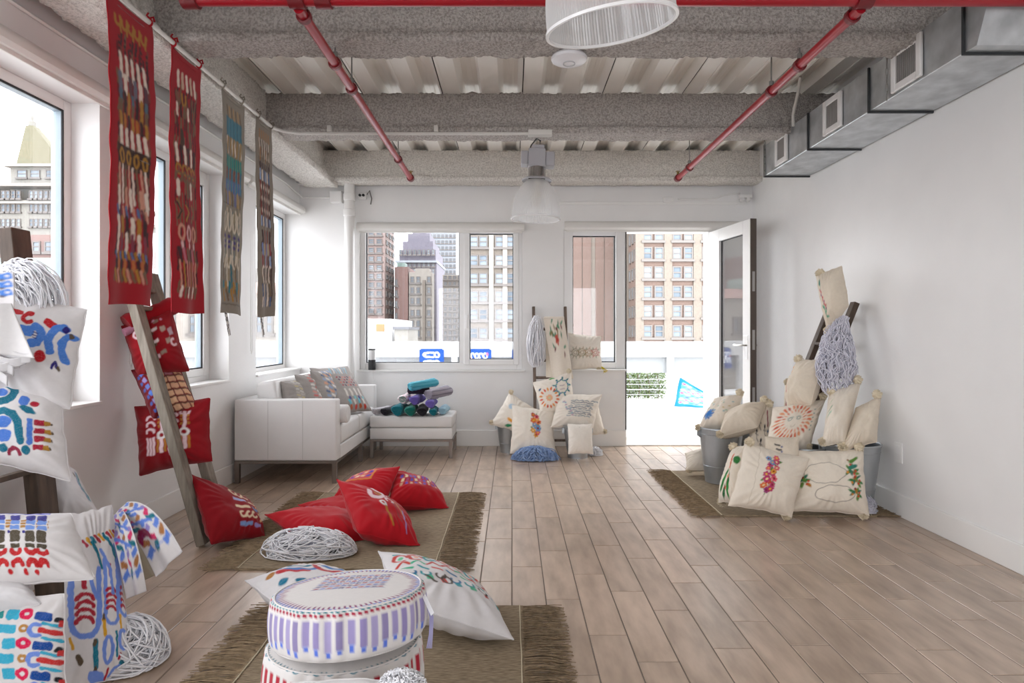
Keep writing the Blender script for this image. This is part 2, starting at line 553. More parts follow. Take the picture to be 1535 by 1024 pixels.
# back window: fixed pane and opening sash
w = thing('window_4', None, None, ((BX0 + BX1) / 2, YB + .05, BZ0), kind='structure')
mx = (696 - CX) * k
yf = YB + .03
ring(MB(), 'y', yf, .07, BX0, BX1, BZ0, BZ1, .055, .07).build('frame', M_PVC, w)
MB().box(mx - .05, mx + .02, yf, yf + .07, BZ0 + .07, BZ1 - .055, .003).build('mullion', M_PVC, w)
for i, (a, c) in enumerate(((BX0 + .055, mx - .05), (mx + .02, BX1 - .055))):
    za, zb = BZ0 + .07, BZ1 - .055
    if i == 1:
        s = ring(MB(), 'y', yf - .015, .07, a - .02, c + .02, za - .02, zb + .02, .055).build('sash', M_PVC, w)
        MB().box(a - .002, a + .018, yf - .045, yf - .012, 1.22, 1.36, .004).build('handle', M_PVC, s)
        a += .036; c -= .036; za += .036; zb -= .036
    ring(MB(), 'y', yf + .03, .03, a, c, za, zb, .008, bev=.001).build('gasket', M_GASK, w)
    pane(MB(), 'y', yf + .036, a + .005, c - .005, za + .005, zb - .005).build('pane', M_GLASS, w)
MB().box(BX0 - .03, BX1 + .03, YB - .02, YB + .03, BZ0 - .02, BZ0, .003).build('sill', M_TRIM, w)
portal(((BX0 + BX1) / 2, YB + .27, 1.5), (-PI / 2, 0, 0), BX1 - BX0, BZ1 - BZ0)
# sidelight by the door
w = thing('window_5', None, None, ((SX0 + SX1) / 2, YB + .05, SZ0), kind='structure')
ring(MB(), 'y', yf - .02, .08, SX0, SX1 - .0, SZ0, DZ, .095, .065, .06).build('frame', M_PVC, w)
ring(MB(), 'y', yf + .02, .03, SX0 + .095, SX1 - .095, SZ0 + .065, DZ - .06, .01, bev=.001).build('gasket', M_GASK, w)
pane(MB(), 'y', yf + .03, SX0 + .1, SX1 - .1, SZ0 + .07, DZ - .065).build('pane', M_GLASS, w)
MB().box(SX0 - .03, SX1, YB - .11, YB + .02, SZ0 - .018, SZ0, .003).build('sill', M_TRIM, w)
portal(((SX0 + DX1) / 2, YB + .27, 1.12), (-PI / 2, 0, 0), DX1 - SX0, DZ)
# unseen rear glazing behind the viewer, added to bring in more sky light
for n_, (a, c) in enumerate(((XL + .12, -.06), (.18, XR - .12))):
    w = thing('window_%d' % (9 + n_), None, None, ((a + c) / 2, YR, .85), kind='structure')
    ring(MB(), 'y', YR - .12, .07, a, c, .85, 2.45, .06).build('frame', M_PVC, w)
    pane(MB(), 'y', YR - .09, a + .055, c - .055, .905, 2.395).build('pane', M_GLASS, w)
    portal(((a + c) / 2, YR - .28, 1.65), (PI / 2, 0, 0), c - a, 1.6)

# doorway: frame, threshold and the leaf standing open into the room
d = thing('door_1', None, None, ((SX1 + DX1) / 2, YB, 0), kind='structure')
fr = MB()
fr.box(SX1, SX1 + .012, YB - .01, YB + .1, 0, DZ); fr.box(DX1 - .03, DX1, YB - .01, YB + .1, 0, DZ); fr.box(SX1, DX1, YB - .01, YB + .1, DZ - .03, DZ)
fr.build('frame', M_PVC, d)
MB().box(SX1 - .0, SX1 + .014, YB - .012, YB - .002, .17, DZ, .002).build('weather_strip', mat('dark_door_seal', '#4c4844', .6), d)
MB().box(SX1, DX1, YB + .0, YB + .25, -.03, .012, .004).build('threshold', mat('pale_stone_threshold', '#d9d6d0', .5), d)
hx, hy = DX1 + .0, YB - .02
ex, ey = 2.185, 5.62
dv = np.array([ex - hx, ey - hy]); DL = np.linalg.norm(dv); dv /= DL
dn = np.array([-dv[1], dv[0]])


def leaf_pt(s, t, z): return (hx + dv[0] * s + dn[0] * t, hy + dv[1] * s + dn[1] * t, z)


def leaf_box(mb, s0, s1, t0, t1, z0, z1, bev=.003):
    t = MB().box(s0, s1, t0, t1, z0, z1, bev, 1); V = np.concatenate(t.v)
    return mb.add(np.stack([hx + dv[0] * V[:, 0] + dn[0] * V[:, 1], hy + dv[1] * V[:, 0] + dn[1] * V[:, 1], V[:, 2]], 1), t.f)


lf = MB(); zt = DZ - .035
for q in ((0, .22, .02, zt), (DL - .13, DL, .02, zt), (.22, DL - .13, .02, .2), (.22, DL - .13, zt - .12, zt)):
    leaf_box(lf, q[0], q[1], -.03, .03, q[2], q[3])
lf.build('leaf', M_PVC, d)
t = MB(); leaf_box(t, .22, .227, -.008, .008, .2, zt - .12); leaf_box(t, DL - .142, DL - .13, -.008, .008, .2, zt - .12)
leaf_box(t, .227, DL - .142, -.008, .008, .2, .207); leaf_box(t, .227, DL - .142, -.008, .008, zt - .127, zt - .12)
t.build('gasket', M_GASK, d)
t = MB(); leaf_box(t, .224, DL - .138, -.004, .004, .205, zt - .125, 0)
t.build('pane', M_GLASS, d)
M_EDGE = mat('bronze_lock_edge', '#5d534c', .45, .6)
t = MB(); leaf_box(t, DL, DL + .006, -.031, .031, .02, zt); pl = t.build('lock_edge', M_EDGE, d)
for z in (1.02, 1.55, .5):
    t = MB(); leaf_box(t, DL + .005, DL + .009, -.012, .012, z, z + .18, .001); t.build('strike', mat('brushed_steel', '#a9a6a2', .35, .9), pl)
M_NICK = mat('satin_nickel', '#c9c6c2', .3, .9)
for sg in (1, -1):
    t = MB(); leaf_box(t, DL - .1, DL - .04, .03 * sg - .004, .03 * sg + .004, .93, 1.15)
    hp = t.build('handle_plate', M_NICK, d)
    t = MB(); t.tube([leaf_pt(DL - .07, .03 * sg, 1.06), leaf_pt(DL - .07, .075 * sg, 1.06), leaf_pt(DL - .09, .08 * sg, 1.06), leaf_pt(DL - .2, .08 * sg, 1.06)], .009, 8)
    t.build('lever', M_NICK, hp, True)

# roller blind boxes
M_BLIND = mat('white_blind_box', '#e6e4e0', .4)


def blind(name, label, axis, a0, a1, pos, z):
    o = thing(name, label, 'blind', (pos, (a0 + a1) / 2, z) if axis == 'x' else ((a0 + a1) / 2, pos, z))
    pr = [(0, 0), (.055, 0), (.072, .018), (.072, .045), (.055, .075), (.03, .088), (0, .088)]
    if axis == 'x':
        R_ = [(pos + p, a0, z + q) for p, q in pr]; MB().prism(R_, (0, a1 - a0, 0)).build('cassette', M_BLIND, o, True)
        t = MB().box(pos + .02, pos + .035, a0 + .02, a1 - .02, z - .02, z + .002, .003)
    else:
        R_ = [(a0, pos - p, z + q) for p, q in pr]; MB().prism(R_, (a1 - a0, 0, 0)).build('cassette', M_BLIND, o, True)
        t = MB().box(a0 + .02, a1 - .02, pos - .035, pos - .02, z - .02, z + .002, .003)
    t.build('hem_bar', M_BLIND, o)
    return o


blind('roller_blind', 'white roller blind box along the left wall above the nearest window', 'x', 1.2, 3.40, XL, 2.40)
blind('roller_blind', 'white roller blind box above middle left window behind the red banners', 'x', 3.45, 5.05, XL, 2.40)
blind('roller_blind', 'white roller blind box above the far left window by the corner', 'x', 5.10, 6.40, XL, 2.40)
blind('roller_blind', 'white roller blind box above the back window beside the drain pipe', 'y', (537 - CX) * k, (786 - CX) * k, YB, 2.225)
blind('roller_blind', 'long slim white roller blind box above the doorway', 'y', (846 - CX) * k, (1112 - CX) * k, YB, 2.235)
# bead chains of the left blinds
for y, z0_, lab in ((3.52, .98, 'white blind pull chain hanging on the wall behind the tall grey ladder'), (5.15, 1.0, 'white blind pull chain hanging beside the far left window')):
    o = thing('blind_chain', lab, 'chain', (XL + .03, y, z0_))
    MB().tube([(XL + .03, y, 2.4), (XL + .03, y, z0_ + .03), (XL + .03, y + .015, z0_), (XL + .03, y + .03, z0_ + .03), (XL + .03, y + .03, 2.4)], .0025, 5).build('bead_loop', M_TRIM, o, True)
# ------------------------------------------------------------------ pipes, duct, lamps on the ceiling
M_RED = mat('red_pipe_paint', '#9c1220', .28, nscale=12)
M_RED2 = mat('dark_red_fitting', '#6d1018', .4, nscale=30)
M_BRASS = mat('worn_brass', '#8c7340', .4, .8)
M_ROD = mat('galvanised_rod', '#8e8c88', .5, .7)


def ring_clamp(mb, c, axis, r):
    return mb.lathe([(r + .002, -.014), (r + .010, -.012), (r + .010, .012), (r + .002, .014)], c, 20, axis)


def branch(x, y0, y1, z, cpl, label):
    o = thing('sprinkler_pipe', label, 'pipe', (x, (y0 + y1) / 2, z))
    MB().tube([(x, y, z) for y in np.linspace(y0, y1, 6)], .0235, 18).build('pipe', M_RED, o, True)
    for y in cpl:
        c = ring_clamp(MB(), (x, y, z), (0, 1, 0), .024).build('coupling', M_RED2, o, True)
        MB().tube([(x, y, z + .03), (x, y, z + .06)], .014, 8).tube([(x, y, z + .06), (x, y, 3.0)], .004, 6).build('hanger_rod', M_ROD, c)
    e = MB().lathe([(.02, -.03), (.033, -.028), (.033, .02), (.026, .03), (.0, .032)], (x, y1, z), 18, (0, 1, 0)).build('end_cap', M_RED2, o, True)
    MB().tube([(x, y1, z + .02), (x, y1, z + .055)], .011, 8).lathe([(.022, .06), (.022, .064), (0, .066)], (x, y1, z), 12, cap=True).build('sprinkler_head', M_BRASS, e)
    return o


PZ = 2.60
branch(-.935, 2.72, 5.72, PZ, (2.79, 3.28, 3.62, 5.1), 'red sprinkler pipe running into the room above the sofa side')
branch(1.53, 2.72, 5.72, PZ, (2.79, 3.30, 3.66, 5.35), 'red sprinkler pipe running into the room near the metal duct')
mp = thing('sprinkler_main', 'red sprinkler main pipe crossing the room just under the nearest beam', 'pipe', (.3, 2.7, 2.63))
MB().tube([(x, 2.7, 2.634) for x in np.linspace(-1.42, 2.48, 6)], .034, 20).build('pipe', M_RED, mp, True)
for x in (-1.40, -.935, -.82, 1.53):
    MB().lathe([(.034, -.035), (.045, -.033), (.045, .033), (.034, .035)], (x, 2.7, 2.634), 18, (1, 0, 0)).build('coupling', M_RED2, mp, True)
for x in (-.81, .42):
    MB().tube([(x, 2.7, 2.66), (x, 2.7, 3.0)], .005, 6).build('hanger_rod', M_ROD, mp)

# conduit along the middle beam and the rod for the banners
M_COND = mat('painted_conduit', '#d6d3ce', .45)
c = thing('conduit', 'white painted conduit clipped along the underside of the middle beam', 'conduit', (-.7, 4.66, 2.68))
MB().tube([(-1.74, 4.50, 2.665), (-1.70, 4.60, 2.672), (-1.60, 4.655, 2.672), (-1.2, 4.66, 2.672), (.16, 4.66, 2.672)], .011, 10).build('tube', M_COND, c, True)
for x in (-1.37, -.57):
    MB().box(x - .015, x + .015, 4.64, 4.68, 2.68, 2.73, .002).build('clip', M_COND, c)
MB().box(.12, .30, 4.63, 4.70, 2.655, 2.695, .004).build('junction', M_COND, c)
rod = MB().tube([(-1.735, y, 2.662) for y in np.linspace(1.4, 4.5, 10)], .0115, 12).build('banner_rod', M_COND, None, True, label='white painted rod under the left girder holding four textile banners', cat='rod')

# galvanised duct
M_GALV = mat('galvanised_sheet', '#a9acae', .36, .75, col2='#cfd2d4', nscale=9, ndetail=5, bump=.05, bscale=6)
M_GALVB = mat('dark_duct_flange', '#3d3f41', .5, .5)
M_GRILLE = mat('white_grille_frame', '#dcdad8', .4)
M_LOUV = mat('grey_louver', '#8d8986', .5)
du = thing('air_duct', 'galvanised rectangular air duct running along the right wall under the ceiling', 'duct', (2.29, 4.0, 2.48))
DX, DZ0, DZ1 = 2.105, 2.48, 2.735
ys = [5.16, 4.40, 3.65, 2.885]
for a, c_ in zip(ys[:-1], ys[1:]):
    MB().box(DX, XR - .015, c_ + .004, a - .004, DZ0, DZ1, .003, 1).build('duct_section', M_GALV, du)
# offset piece, then the run continues lower and nearer the wall
t = MB()
R0 = [(DX, 2.88, DZ0), (XR - .015, 2.88, DZ0), (XR - .015, 2.88, DZ1), (DX, 2.88, DZ1)]
R1 = [(DX, 2.81, DZ0), (XR - .015, 2.81, DZ0), (XR - .015, 2.81, DZ1), (DX, 2.81, DZ1)]
R2 = [(DX, 2.745, DZ0 + .16), (XR - .015, 2.745, DZ0 + .16), (XR - .015, 2.745, DZ1), (DX, 2.745, DZ1)]
V = R0 + R1 + R2
t.add(V, [(i + o_, (i + 1) % 4 + o_, (i + 1) % 4 + 4 + o_, i + 4 + o_) for o_ in (0, 4) for i in range(4)] + [(8, 9, 10, 11)])
t.build('offset_section', M_GALV, du)
for y in ys:
    t = MB().box(DX - .012, XR - .012, y - .006, y + .006, DZ0 - .012, DZ0, .001)
    t.box(DX - .012, DX + .0, y - .006, y + .006, DZ0, DZ1, .001)
    t.build('flange', M_GALVB, du)
for (ya, yb) in ((3.17, 3.42), (3.94, 4.17), (4.72, 4.93)):
    g = ring(MB(), 'x', DX - .02, .018, ya, yb, DZ0 + .012, DZ1 - .015, .04).build('grille', M_GRILLE, du)
    n = 10
    for i in range(n):
        y = ya + .045 + (yb - ya - .09) * (i + .5) / n
        MB().box(DX - .016, DX - .004, y - .0035, y + .0035, DZ0 + .05, DZ1 - .05).build('louver', M_LOUV, g)
    MB().box(DX - .004, DX - .002, ya + .03, yb - .03, DZ0 + .04, DZ1 - .05).build('core', mat('dark_grille_core', '#4b4846', .8), g)


def chain(mb, p, q, n=9, r=.011, th=.0022):
    p = np.array(p, float); q = np.array(q, float)
    for i in range(n):
        c = p + (q - p) * (i + .5) / n; h = np.linalg.norm(q - p) / n * .62
        a = np.linspace(0, 2 * PI, 11)
        x, z = r * np.cos(a) * .55, h * np.sin(a)
        P = np.stack([c[0] + (x if i % 2 else x * .15), c[1] + (x * .15 if i % 2 else x), c[2] + z], 1)
        mb.tube(P, th, 5, False)
    return mb


for y, zt_ in ((3.45, 2.97), (5.12, 2.72)):
    chain(MB(), (DX - .02, y, DZ0 - .01), (DX - .02, y, max(zt_, DZ1 + .05)), 11).build('hanger_chain', M_ROD, du, True)
MB().tube([(DX - .01, 4.62, DZ1 - .02), (DX - .012, 4.62, 2.80), (DX - .03, 4.5, 2.92), (DX - .05, 4.42, 3.0)], .012, 8).build('drop_pipe', M_COND, du, True)

# access point / detector disc
dt = thing('smoke_detector', 'round white detector disc under the nearest ceiling beam', 'detector', (.31, 3.36, 2.63))
MB().lathe([(0, 2.637), (.03, 2.637), (.034, 2.640), (.07, 2.643), (.094, 2.655), (.098, 2.668), (.09, 2.68), (.0, 2.685)], (.31, 3.37, 0), 36).build('body', mat('white_plastic', '#e4e3e6', .35), dt, True)
MB().lathe([(.028, 2.6355), (.034, 2.6355), (.034, 2.641), (.028, 2.641), (.028, 2.6355)], (.31, 3.37, 0), 28).build('ring', mat('grey_plastic', '#b5b4b8', .4), dt, True)

# pendant lamps with ribbed acrylic shades
M_ACR = bpy.data.materials.new('ribbed_acrylic'); M_ACR.use_nodes = True
_n = M_ACR.node_tree.nodes; _l = M_ACR.node_tree.links; _n.remove(_n['Principled BSDF'])
_a = _n.new('ShaderNodeBsdfTransparent'); _a.inputs['Color'].default_value = (.93, .93, .93, 1)
_t = _n.new('ShaderNodeBsdfTranslucent'); _t.inputs['Color'].default_value = (.88, .88, .88, 1)
_df = _n.new('ShaderNodeBsdfDiffuse'); _df.inputs['Color'].default_value = (.85, .85, .86, 1)
_g = _n.new('ShaderNodeBsdfGlossy'); _g.inputs['Roughness'].default_value = .12
_m1 = _n.new('ShaderNodeMixShader'); _m1.inputs[0].default_value = .5
_m2 = _n.new('ShaderNodeMixShader'); _m2.inputs[0].default_value = .52
_m3 = _n.new('ShaderNodeMixShader'); _m3.inputs[0].default_value = .10
_l.new(_t.outputs[0], _m1.inputs[1]); _l.new(_df.outputs[0], _m1.inputs[2])
_l.new(_a.outputs[0], _m2.inputs[1]); _l.new(_m1.outputs[0], _m2.inputs[2])
_l.new(_m2.outputs[0], _m3.inputs[1]); _l.new(_g.outputs[0], _m3.inputs[2])
_l.new(_m3.outputs[0], _n['Material Output'].inputs['Surface'])
M_BAL = mat('grey_ballast_paint', '#a9a7ab', .35)
M_CHROME = mat('polished_collar', '#c7c5c4', .15, .95)
M_BULB = mat('frosted_bulb', '#efe9dc', .3)
M_BLKW = mat('black_cable', '#20201f', .5)


def pendant(x, y, zb, tilt, label, hang):
    o = thing('pendant_lamp', label, 'lamp', (x, y, zb))
    R = Matrix.Rotation(tilt[0], 3, 'X') @ Matrix.Rotation(tilt[1], 3, 'Y')
    R = np.array(R)
    piv = np.array([x, y, zb])

    def put(mb, name, m, par, sm=True):
        mb.v = [piv + (v @ R.T) for v in mb.v]
        return mb.build(name, m, par, sm, )
    a = np.linspace(0, 1, 15)
    rad = .185 * np.sqrt(np.clip(1 - (a * .93) ** 2.2, 0, 1)); prof = [(r, .30 * q) for r, q in zip(rad, a)]
    prof[0] = (.187, 0)
    s = put(MB().lathe(prof, n=240, flute=.006, nfl=120), 'shade', M_ACR, o)
    put(MB().lathe([(.182, -.002), (.191, -.002), (.191, .006), (.182, .006), (.182, -.002)], n=90), 'rim', mat('clear_rim', '#e8e7e7', .2), s)
    put(MB().lathe([(0, .10), (.03, .105), (.045, .14), (.04, .19), (.022, .25), (.02, .30)], n=24), 'bulb', M_BULB, o)
    put(MB().lathe([(.112, .292), (.115, .30), (.10, .312), (.066, .318)], n=40), 'shade_holder', M_BAL, o)
    put(MB().lathe([(.066, .315), (.066, .40), (0, .40)], n=32), 'collar', M_CHROME, o)
    put(MB().box(-.07, .06, -.07, .07, .395, .53, .008).box(-.045, .05, -.055, .055, .53, .56, .006), 'ballast_box', M_BAL, o, False)
    put(MB().box(.06, .13, -.06, .06, .40, .51, .008), 'side_box', M_BAL, o, False)
    put(MB().box(-.125, -.07, -.06, .06, .41, .51, .008), 'side_box', M_BAL, o, False)
    t = MB()
    a = np.linspace(0, 2 * PI, 15)
    t.tube(np.stack([.016 * np.cos(a), 0 * a, .585 + .03 * np.sin(a)], 1), .003, 6)
    t.tube(np.stack([0 * a, .014 * np.cos(a), .63 + .025 * np.sin(a)], 1), .003, 6)
    put(t, 'hook', M_ROD, o)
    put(MB().tube([(-.06, 0, .53), (-.05, .01, .57), (-.01, .0, .62), (.02, -.01, .60), (.015, 0, .57), (.0, 0, .56)], .005, 7), 'cable', M_BLKW, o)
    return o


pendant(.18, 4.74, 2.04, (0, .03), 'pendant lamp with ribbed acrylic shade hanging from the middle beam', 2.69)
pendant(.288, 1.80, 2.065, (math.radians(9), math.radians(-8)), 'nearest pendant lamp, its wide ribbed shade cut by the photo top edge', 2.69)

# small fittings
o = thing('wall_socket', 'white wall socket on the right wall beside the metal buckets', 'socket', (XR, 4.0, .4))
MB().box(XR - .008, XR, 3.95, 4.03, .34, .47, .003).build('plate', M_TRIM, o)
MB().box(XR - .011, XR - .008, 3.965, 4.015, .36, .40, .002).build('outlet', M_PVC, o); MB().box(XR - .011, XR - .008, 3.965, 4.015, .41, .45, .002).build('outlet', M_PVC, o)
o = thing('security_sensor', 'small white twin spotlight on the back wall beside the drain pipe', 'sensor', (-1.5, YB - .05, 2.52))
MB().box(-1.58, -1.50, YB - .05, YB, 2.55, 2.62, .01).build('body', M_TRIM, o)
for x in (-1.56, -1.525):
    MB().lathe([(.012, 0), (.014, -.02), (0, -.02)], (x, YB - .055, 2.585), 12, (0, 1, 0)).build('lens', M_GASK, o, True)
MB().tube([(-1.5, YB - .02, 2.60), (-1.47, YB - .03, 2.64), (-1.45, YB - .02, 2.56), (-1.46, YB - .02, 2.5)], .006, 6).build('cable', mat('grey_cable', '#77746f', .5), o, True)
o = thing('corner_lamp', 'small white twin emergency light in the back right corner', 'light', (2.40, YB - .05, 2.52))
MB().box(2.34, 2.47, YB - .06, YB, 2.56, 2.60, .006).build('body', M_TRIM, o)
for x in (2.36, 2.42):
    MB().lathe([(0, 0), (.018, .0), (.022, .03), (.014, .045)], (x, YB - .09, 2.545), 14, (0, 1, -.4)).build('lamp_head', M_TRIM, o, True)
MB().tube([(1.72, YB - .012, 2.555), (2.1, YB - .012, 2.56), (2.2, YB - .012, 2.6), (2.36, YB - .012, 2.62)], .008, 7).build('conduit', M_TRIM, o, True)
o = thing('wall_box', 'small white box on the back wall above the doorway', 'box', (1.6, YB - .02, 2.5))
MB().box(1.56, 1.67, YB - .03, YB, 2.52, 2.575, .006).build('body', M_TRIM, o)
MB().box(1.59, 1.64, YB - .036, YB - .03, 2.535, 2.56, .002).build('cover', M_PVC, o)
# ------------------------------------------------------------------ terrace and city outside
M_PAVE = mat('white_terrace_paving', '#d9d9d8', .7, nscale=2, bump=.05, bscale=12)
M_WHITE = mat('white_parapet_paint', '#c9cacb', .6, nscale=2)
tr = thing('terrace_floor', None, None, (0, 8, -.02), kind='structure')
MB().box(-6, 8, YB + .25, 12, -.2, -.03).build('bed', M_PAVE, tr)
pm = None
for i in range(-6, 9):
    for j in range(4):
        x, y = i * .6 - .3, YB + .27 + j * .8
        if pm is None:
            pm = MB().box(0, .594, 0, .794, -.03, -.018, .003, 1).build('paver', M_PAVE, tr); pm.location = (x, y, .02)
            pm.location = tuple(np.array((x, y, 0)) - wloc(tr) )
        else:
            dup(pm, (x, y, 0), tr)
pp = thing('parapet', 'white terrace parapet with fascia band and posts beyond the doorway', 'parapet', (1, 9.7, 0))
PY = 9.7
MB().box(-9, 9, PY, PY + .25, .79, 1.03, .01).build('fascia', M_WHITE, pp)
MB().box(-9, 9, PY + .08, PY + .2, .54, .79).build('upper_panel', mat('pale_parapet_panel', '#85888a', .6), pp)
MB().box(-9, 9, PY - .12, PY + .2, -.03, .12, .008).build('curb', M_WHITE, pp)
for x in (-4.4, -2.6, -.9, .8, 2.48, 4.2):
    MB().box(x - .045, x + .045, PY - .02, PY + .08, .1, .80, .004).build('post', M_WHITE, pp)
M_CABLE = mat('steel_cable', '#b9bab9', .4, .5)
for z in (.20, .28, .36, .44):
    MB().tube([(-9, PY + .03, z), (9, PY + .03, z)], .005, 5).build('cable', M_CABLE, pp)
MB().box(1.3, 9, PY + .7, PY + .76, .1, .54).build('rear_panel', M_WHITE, pp).hide_render = False

# hedge behind the cables
rs = np.random.RandomState(8)
hd = thing('hedge', 'trimmed green hedge behind the terrace cables left of the white post', 'hedge', (1.2, PY + .42, .05))
n = 8000
C = np.stack([rs.uniform(.2, 2.5, n), PY + .28 + rs.rand(n) ** .6 * .3, rs.uniform(.06, .52, n)], 1)
A = rs.randn(n, 3); A /= np.linalg.norm(A, axis=1)[:, None]; B = np.cross(A, rs.randn(n, 3)); B /= np.linalg.norm(B, axis=1)[:, None]
s = rs.uniform(.012, .026, n)[:, None]
V = np.stack([C - A * s, C + B * s * .5, C + A * s, C - B * s * .5], 1).reshape(-1, 3)
mesh_obj('foliage', V, np.arange(4 * n).reshape(-1, 4), mat('hedge_leaf', '#4c5e33', .6, col2='#77885a', nscale=9), hd, kind='stuff')
t = MB()
for x in np.arange(.3, 2.45, .16):
    t.tube([(x, PY + .42, .05), (x + .03, PY + .44, .3), (x - .02, PY + .4, .5)], .008, 5)
t.build('stems', mat('hedge_stem', '#6b5a43', .8), hd)

CITY = -24.0
structure('street_ground', MB().box(-160, 160, 14, 240, CITY - 1, CITY), mat('far_ground', '#a7a5a2', .9))
structure('street_ground', MB().box(-160, -3.5, -60, 14, CITY - 1, CITY), mat('far_ground', '#a7a5a2', .9))

M_PANE = mat('far_window_glass', '#525b64', .25, col2='#7d868e', nscale=.35, ramp=(.35, .65), objrand=.22, spec=.12)
M_SASH = mat('far_window_sash', '#625d5a', .6)


def far_window(w, h, par, deep=.12, split=True):
    """dark pane in a pale sash, local coords: x across, z up, facing -y"""
    t = MB().box(-w / 2 + .06, w / 2 - .06, .02, .06, .06, h - .06)
    o = t.build('window', M_PANE, None)
    return o


def tower(name, label, x0, x1, y0, y1, ztop, m, group=None):
    o = thing(name, label, 'building', ((x0 + x1) / 2, (y0 + y1) / 2, CITY), group)
    MB().box(x0, x1, y0, y1, CITY, ztop).build('wall', m, o)
    return o


def facade_windows(o, xs, zs, y, w, h, sash=True, stuff=False, side=None):
    """windows standing in the front (y const) or a side face (side = x const; xs then run along y)"""
    P = [(x, z) for z in zs for x in xs]

    def one(mb, mb2, x, z):
        if side is None:
            ring(mb2, 'y', y - .1, .16, x - w / 2, x + w / 2, z, z + h, .08, bev=0)
            mb2.box(x - w / 2, x + w / 2, y - .09, y + .02, z + h * .5 - .04, z + h * .5 + .04)
            mb2.box(x - w / 2 - .1, x + w / 2 + .1, y - .2, y + .02, z - .15, z)
            mb.box(x - w / 2 + .06, x + w / 2 - .06, y - .05, y - .01, z + .06, z + h - .06)
        else:
            s = .1 if side[1] > 0 else -.1
            ring(mb2, 'x', side[0] - .06, .16, x - w / 2, x + w / 2, z, z + h, .08, bev=0)
            mb.box(side[0] - .02, side[0] + .04, x - w / 2 + .06, x + w / 2 - .06, z + .06, z + h - .06)
    if stuff:
        a, b_ = MB(), MB()
        for x, z in P: one(a, b_, x, z)
        a.build('window_panes', M_PANE, o, kind='stuff'); b_.build('window_frames', M_SASH, o, kind='stuff')
        return
    first = None
    for x, z in P:
        if first is None:
            a, b_ = MB(), MB(); one(a, b_, x, z)
            f = b_.build('window', M_SASH, o); g = a.build('pane', M_PANE, f)
            first = (f, g, x, z)
        else:
            f, g, fx, fz = first
            c = f.copy(); c.parent = o; COL.objects.link(c)
            d_ = (x - fx, 0, z - fz) if side is None else (0, x - fx, z - fz)
            c.location = np.array(f.location) + np.array(d_)
            e_ = g.copy(); e_.parent = c; COL.objects.link(e_)


M_BRICK = mat('tan_brick', '#5f4f48', .9, col2='#6b5a52', nscale=14, ndetail=6, bump=.1, bscale=5)
M_BRICKP = mat('pale_brick_pier', '#665f58', .9, col2='#70685f', nscale=10, ndetail=6)
M_RBRICK = mat('red_brick', '#6d5854', .9, col2='#77615c', nscale=12, ndetail=6)
M_PINK = mat('pink_brick', '#83736f', .9, col2='#8c7c77', nscale=12, ndetail=6)
M_CREAM = mat('cream_stone', '#85807a', .9, col2='#8f8a83', nscale=4)
M_GREYS = mat('grey_violet_stone', '#5b5862', .9, col2='#67646d', nscale=5, ndetail=5)
M_PALE = mat('pale_glass_tower', '#777c82', .6, col2='#80858b', nscale=5)
M_STONE = mat('weathered_limestone', '#73716c', .9, col2='#7d7b75', nscale=5)
M_COPPER = mat('green_copper', '#71847f', .8, col2='#7f928c', nscale=5)


def at(px, py, Y): return W(px, py, Y)


# the big brick block behind doorway and right-hand panes, 40 m away
Y0 = 40.0
xl, xr = at(957, 0, Y0)[0], at(1180, 0, Y0)[0]
bb = tower('brick_building', 'tan brick office block with paired windows seen through the doorway', xl, xr, Y0, Y0 + 3.3, 26, M_BRICK)
rows = [at(0, py, Y0)[2] for py in (506, 476, 447, 418, 389, 361, 331, 302)]
xs = [at(p, 0, Y0)[0] for p in (971, 988, 1015, 1032, 1059, 1076, 1103, 1120)]
facade_windows(bb, xs, [z + .0 for z in rows], Y0, .60, .80)
for p in (959, 1001.5, 1045.5, 1089.5, 1133):
    x = at(p, 0, Y0)[0]
    MB().box(x - .26, x + .26, Y0 - .12, Y0 + .05, CITY, 26).build('pier', M_BRICKP, bb)
facade_windows(bb, [Y0 + .6, Y0 + 1.6, Y0 + 2.6], rows, None, .5, .8, side=(xl - .02, -1), stuff=True)
# neighbour seen through sidelight and right back pane
xl2, xr2 = at(703, 0, 44)[0], at(950, 0, 44)[0]
b2 = tower('brick_building', 'pale brick block with wide windows seen through the back window sash', xl2, xr2, 44, 64, 27, M_BRICKP)
zs = [at(0, py, 44)[2] for py in (508, 480, 453, 426, 399, 371, 343)]
xs = [at(p, 0, 44)[0] for p in (711, 725, 749, 766, 790, 806)]
facade_windows(b2, xs, zs, 44, .62, .80)
for p in (737, 757.5, 779, 846):
    x = at(p, 0, 44)[0]
    MB().box(x - .16, x + .16, 43.85, 44.05, CITY, 27).build('pier', M_CREAM, b2)
for p in (866, 880, 899, 913, 930):
    x = at(p, 0, 44)[0]
    MB().box(x - .3, x + .3, 43.9, 44.05, CITY, 27).build('pier', M_BRICK, b2)
# left pink tower
Yt = 60
t1 = tower('pink_tower', 'pink brick apartment tower seen at the back window left edge', at(500, 0, Yt)[0], at(577, 0, Yt)[0], Yt, Yt + 5, 24, M_PINK)
zs = [at(0, py, Yt)[2] for py in (470, 457, 444, 431, 418, 405, 392, 379, 366, 353, 340)]
facade_windows(t1, [at(p, 0, Yt)[0] for p in (546, 557, 569)], zs, Yt, .55, .5, stuff=True)
facade_windows(t1, [Yt + 1, Yt + 2.5, Yt + 4], zs, None, .8, .5, side=(at(577, 0, Yt)[0], 1), stuff=True)
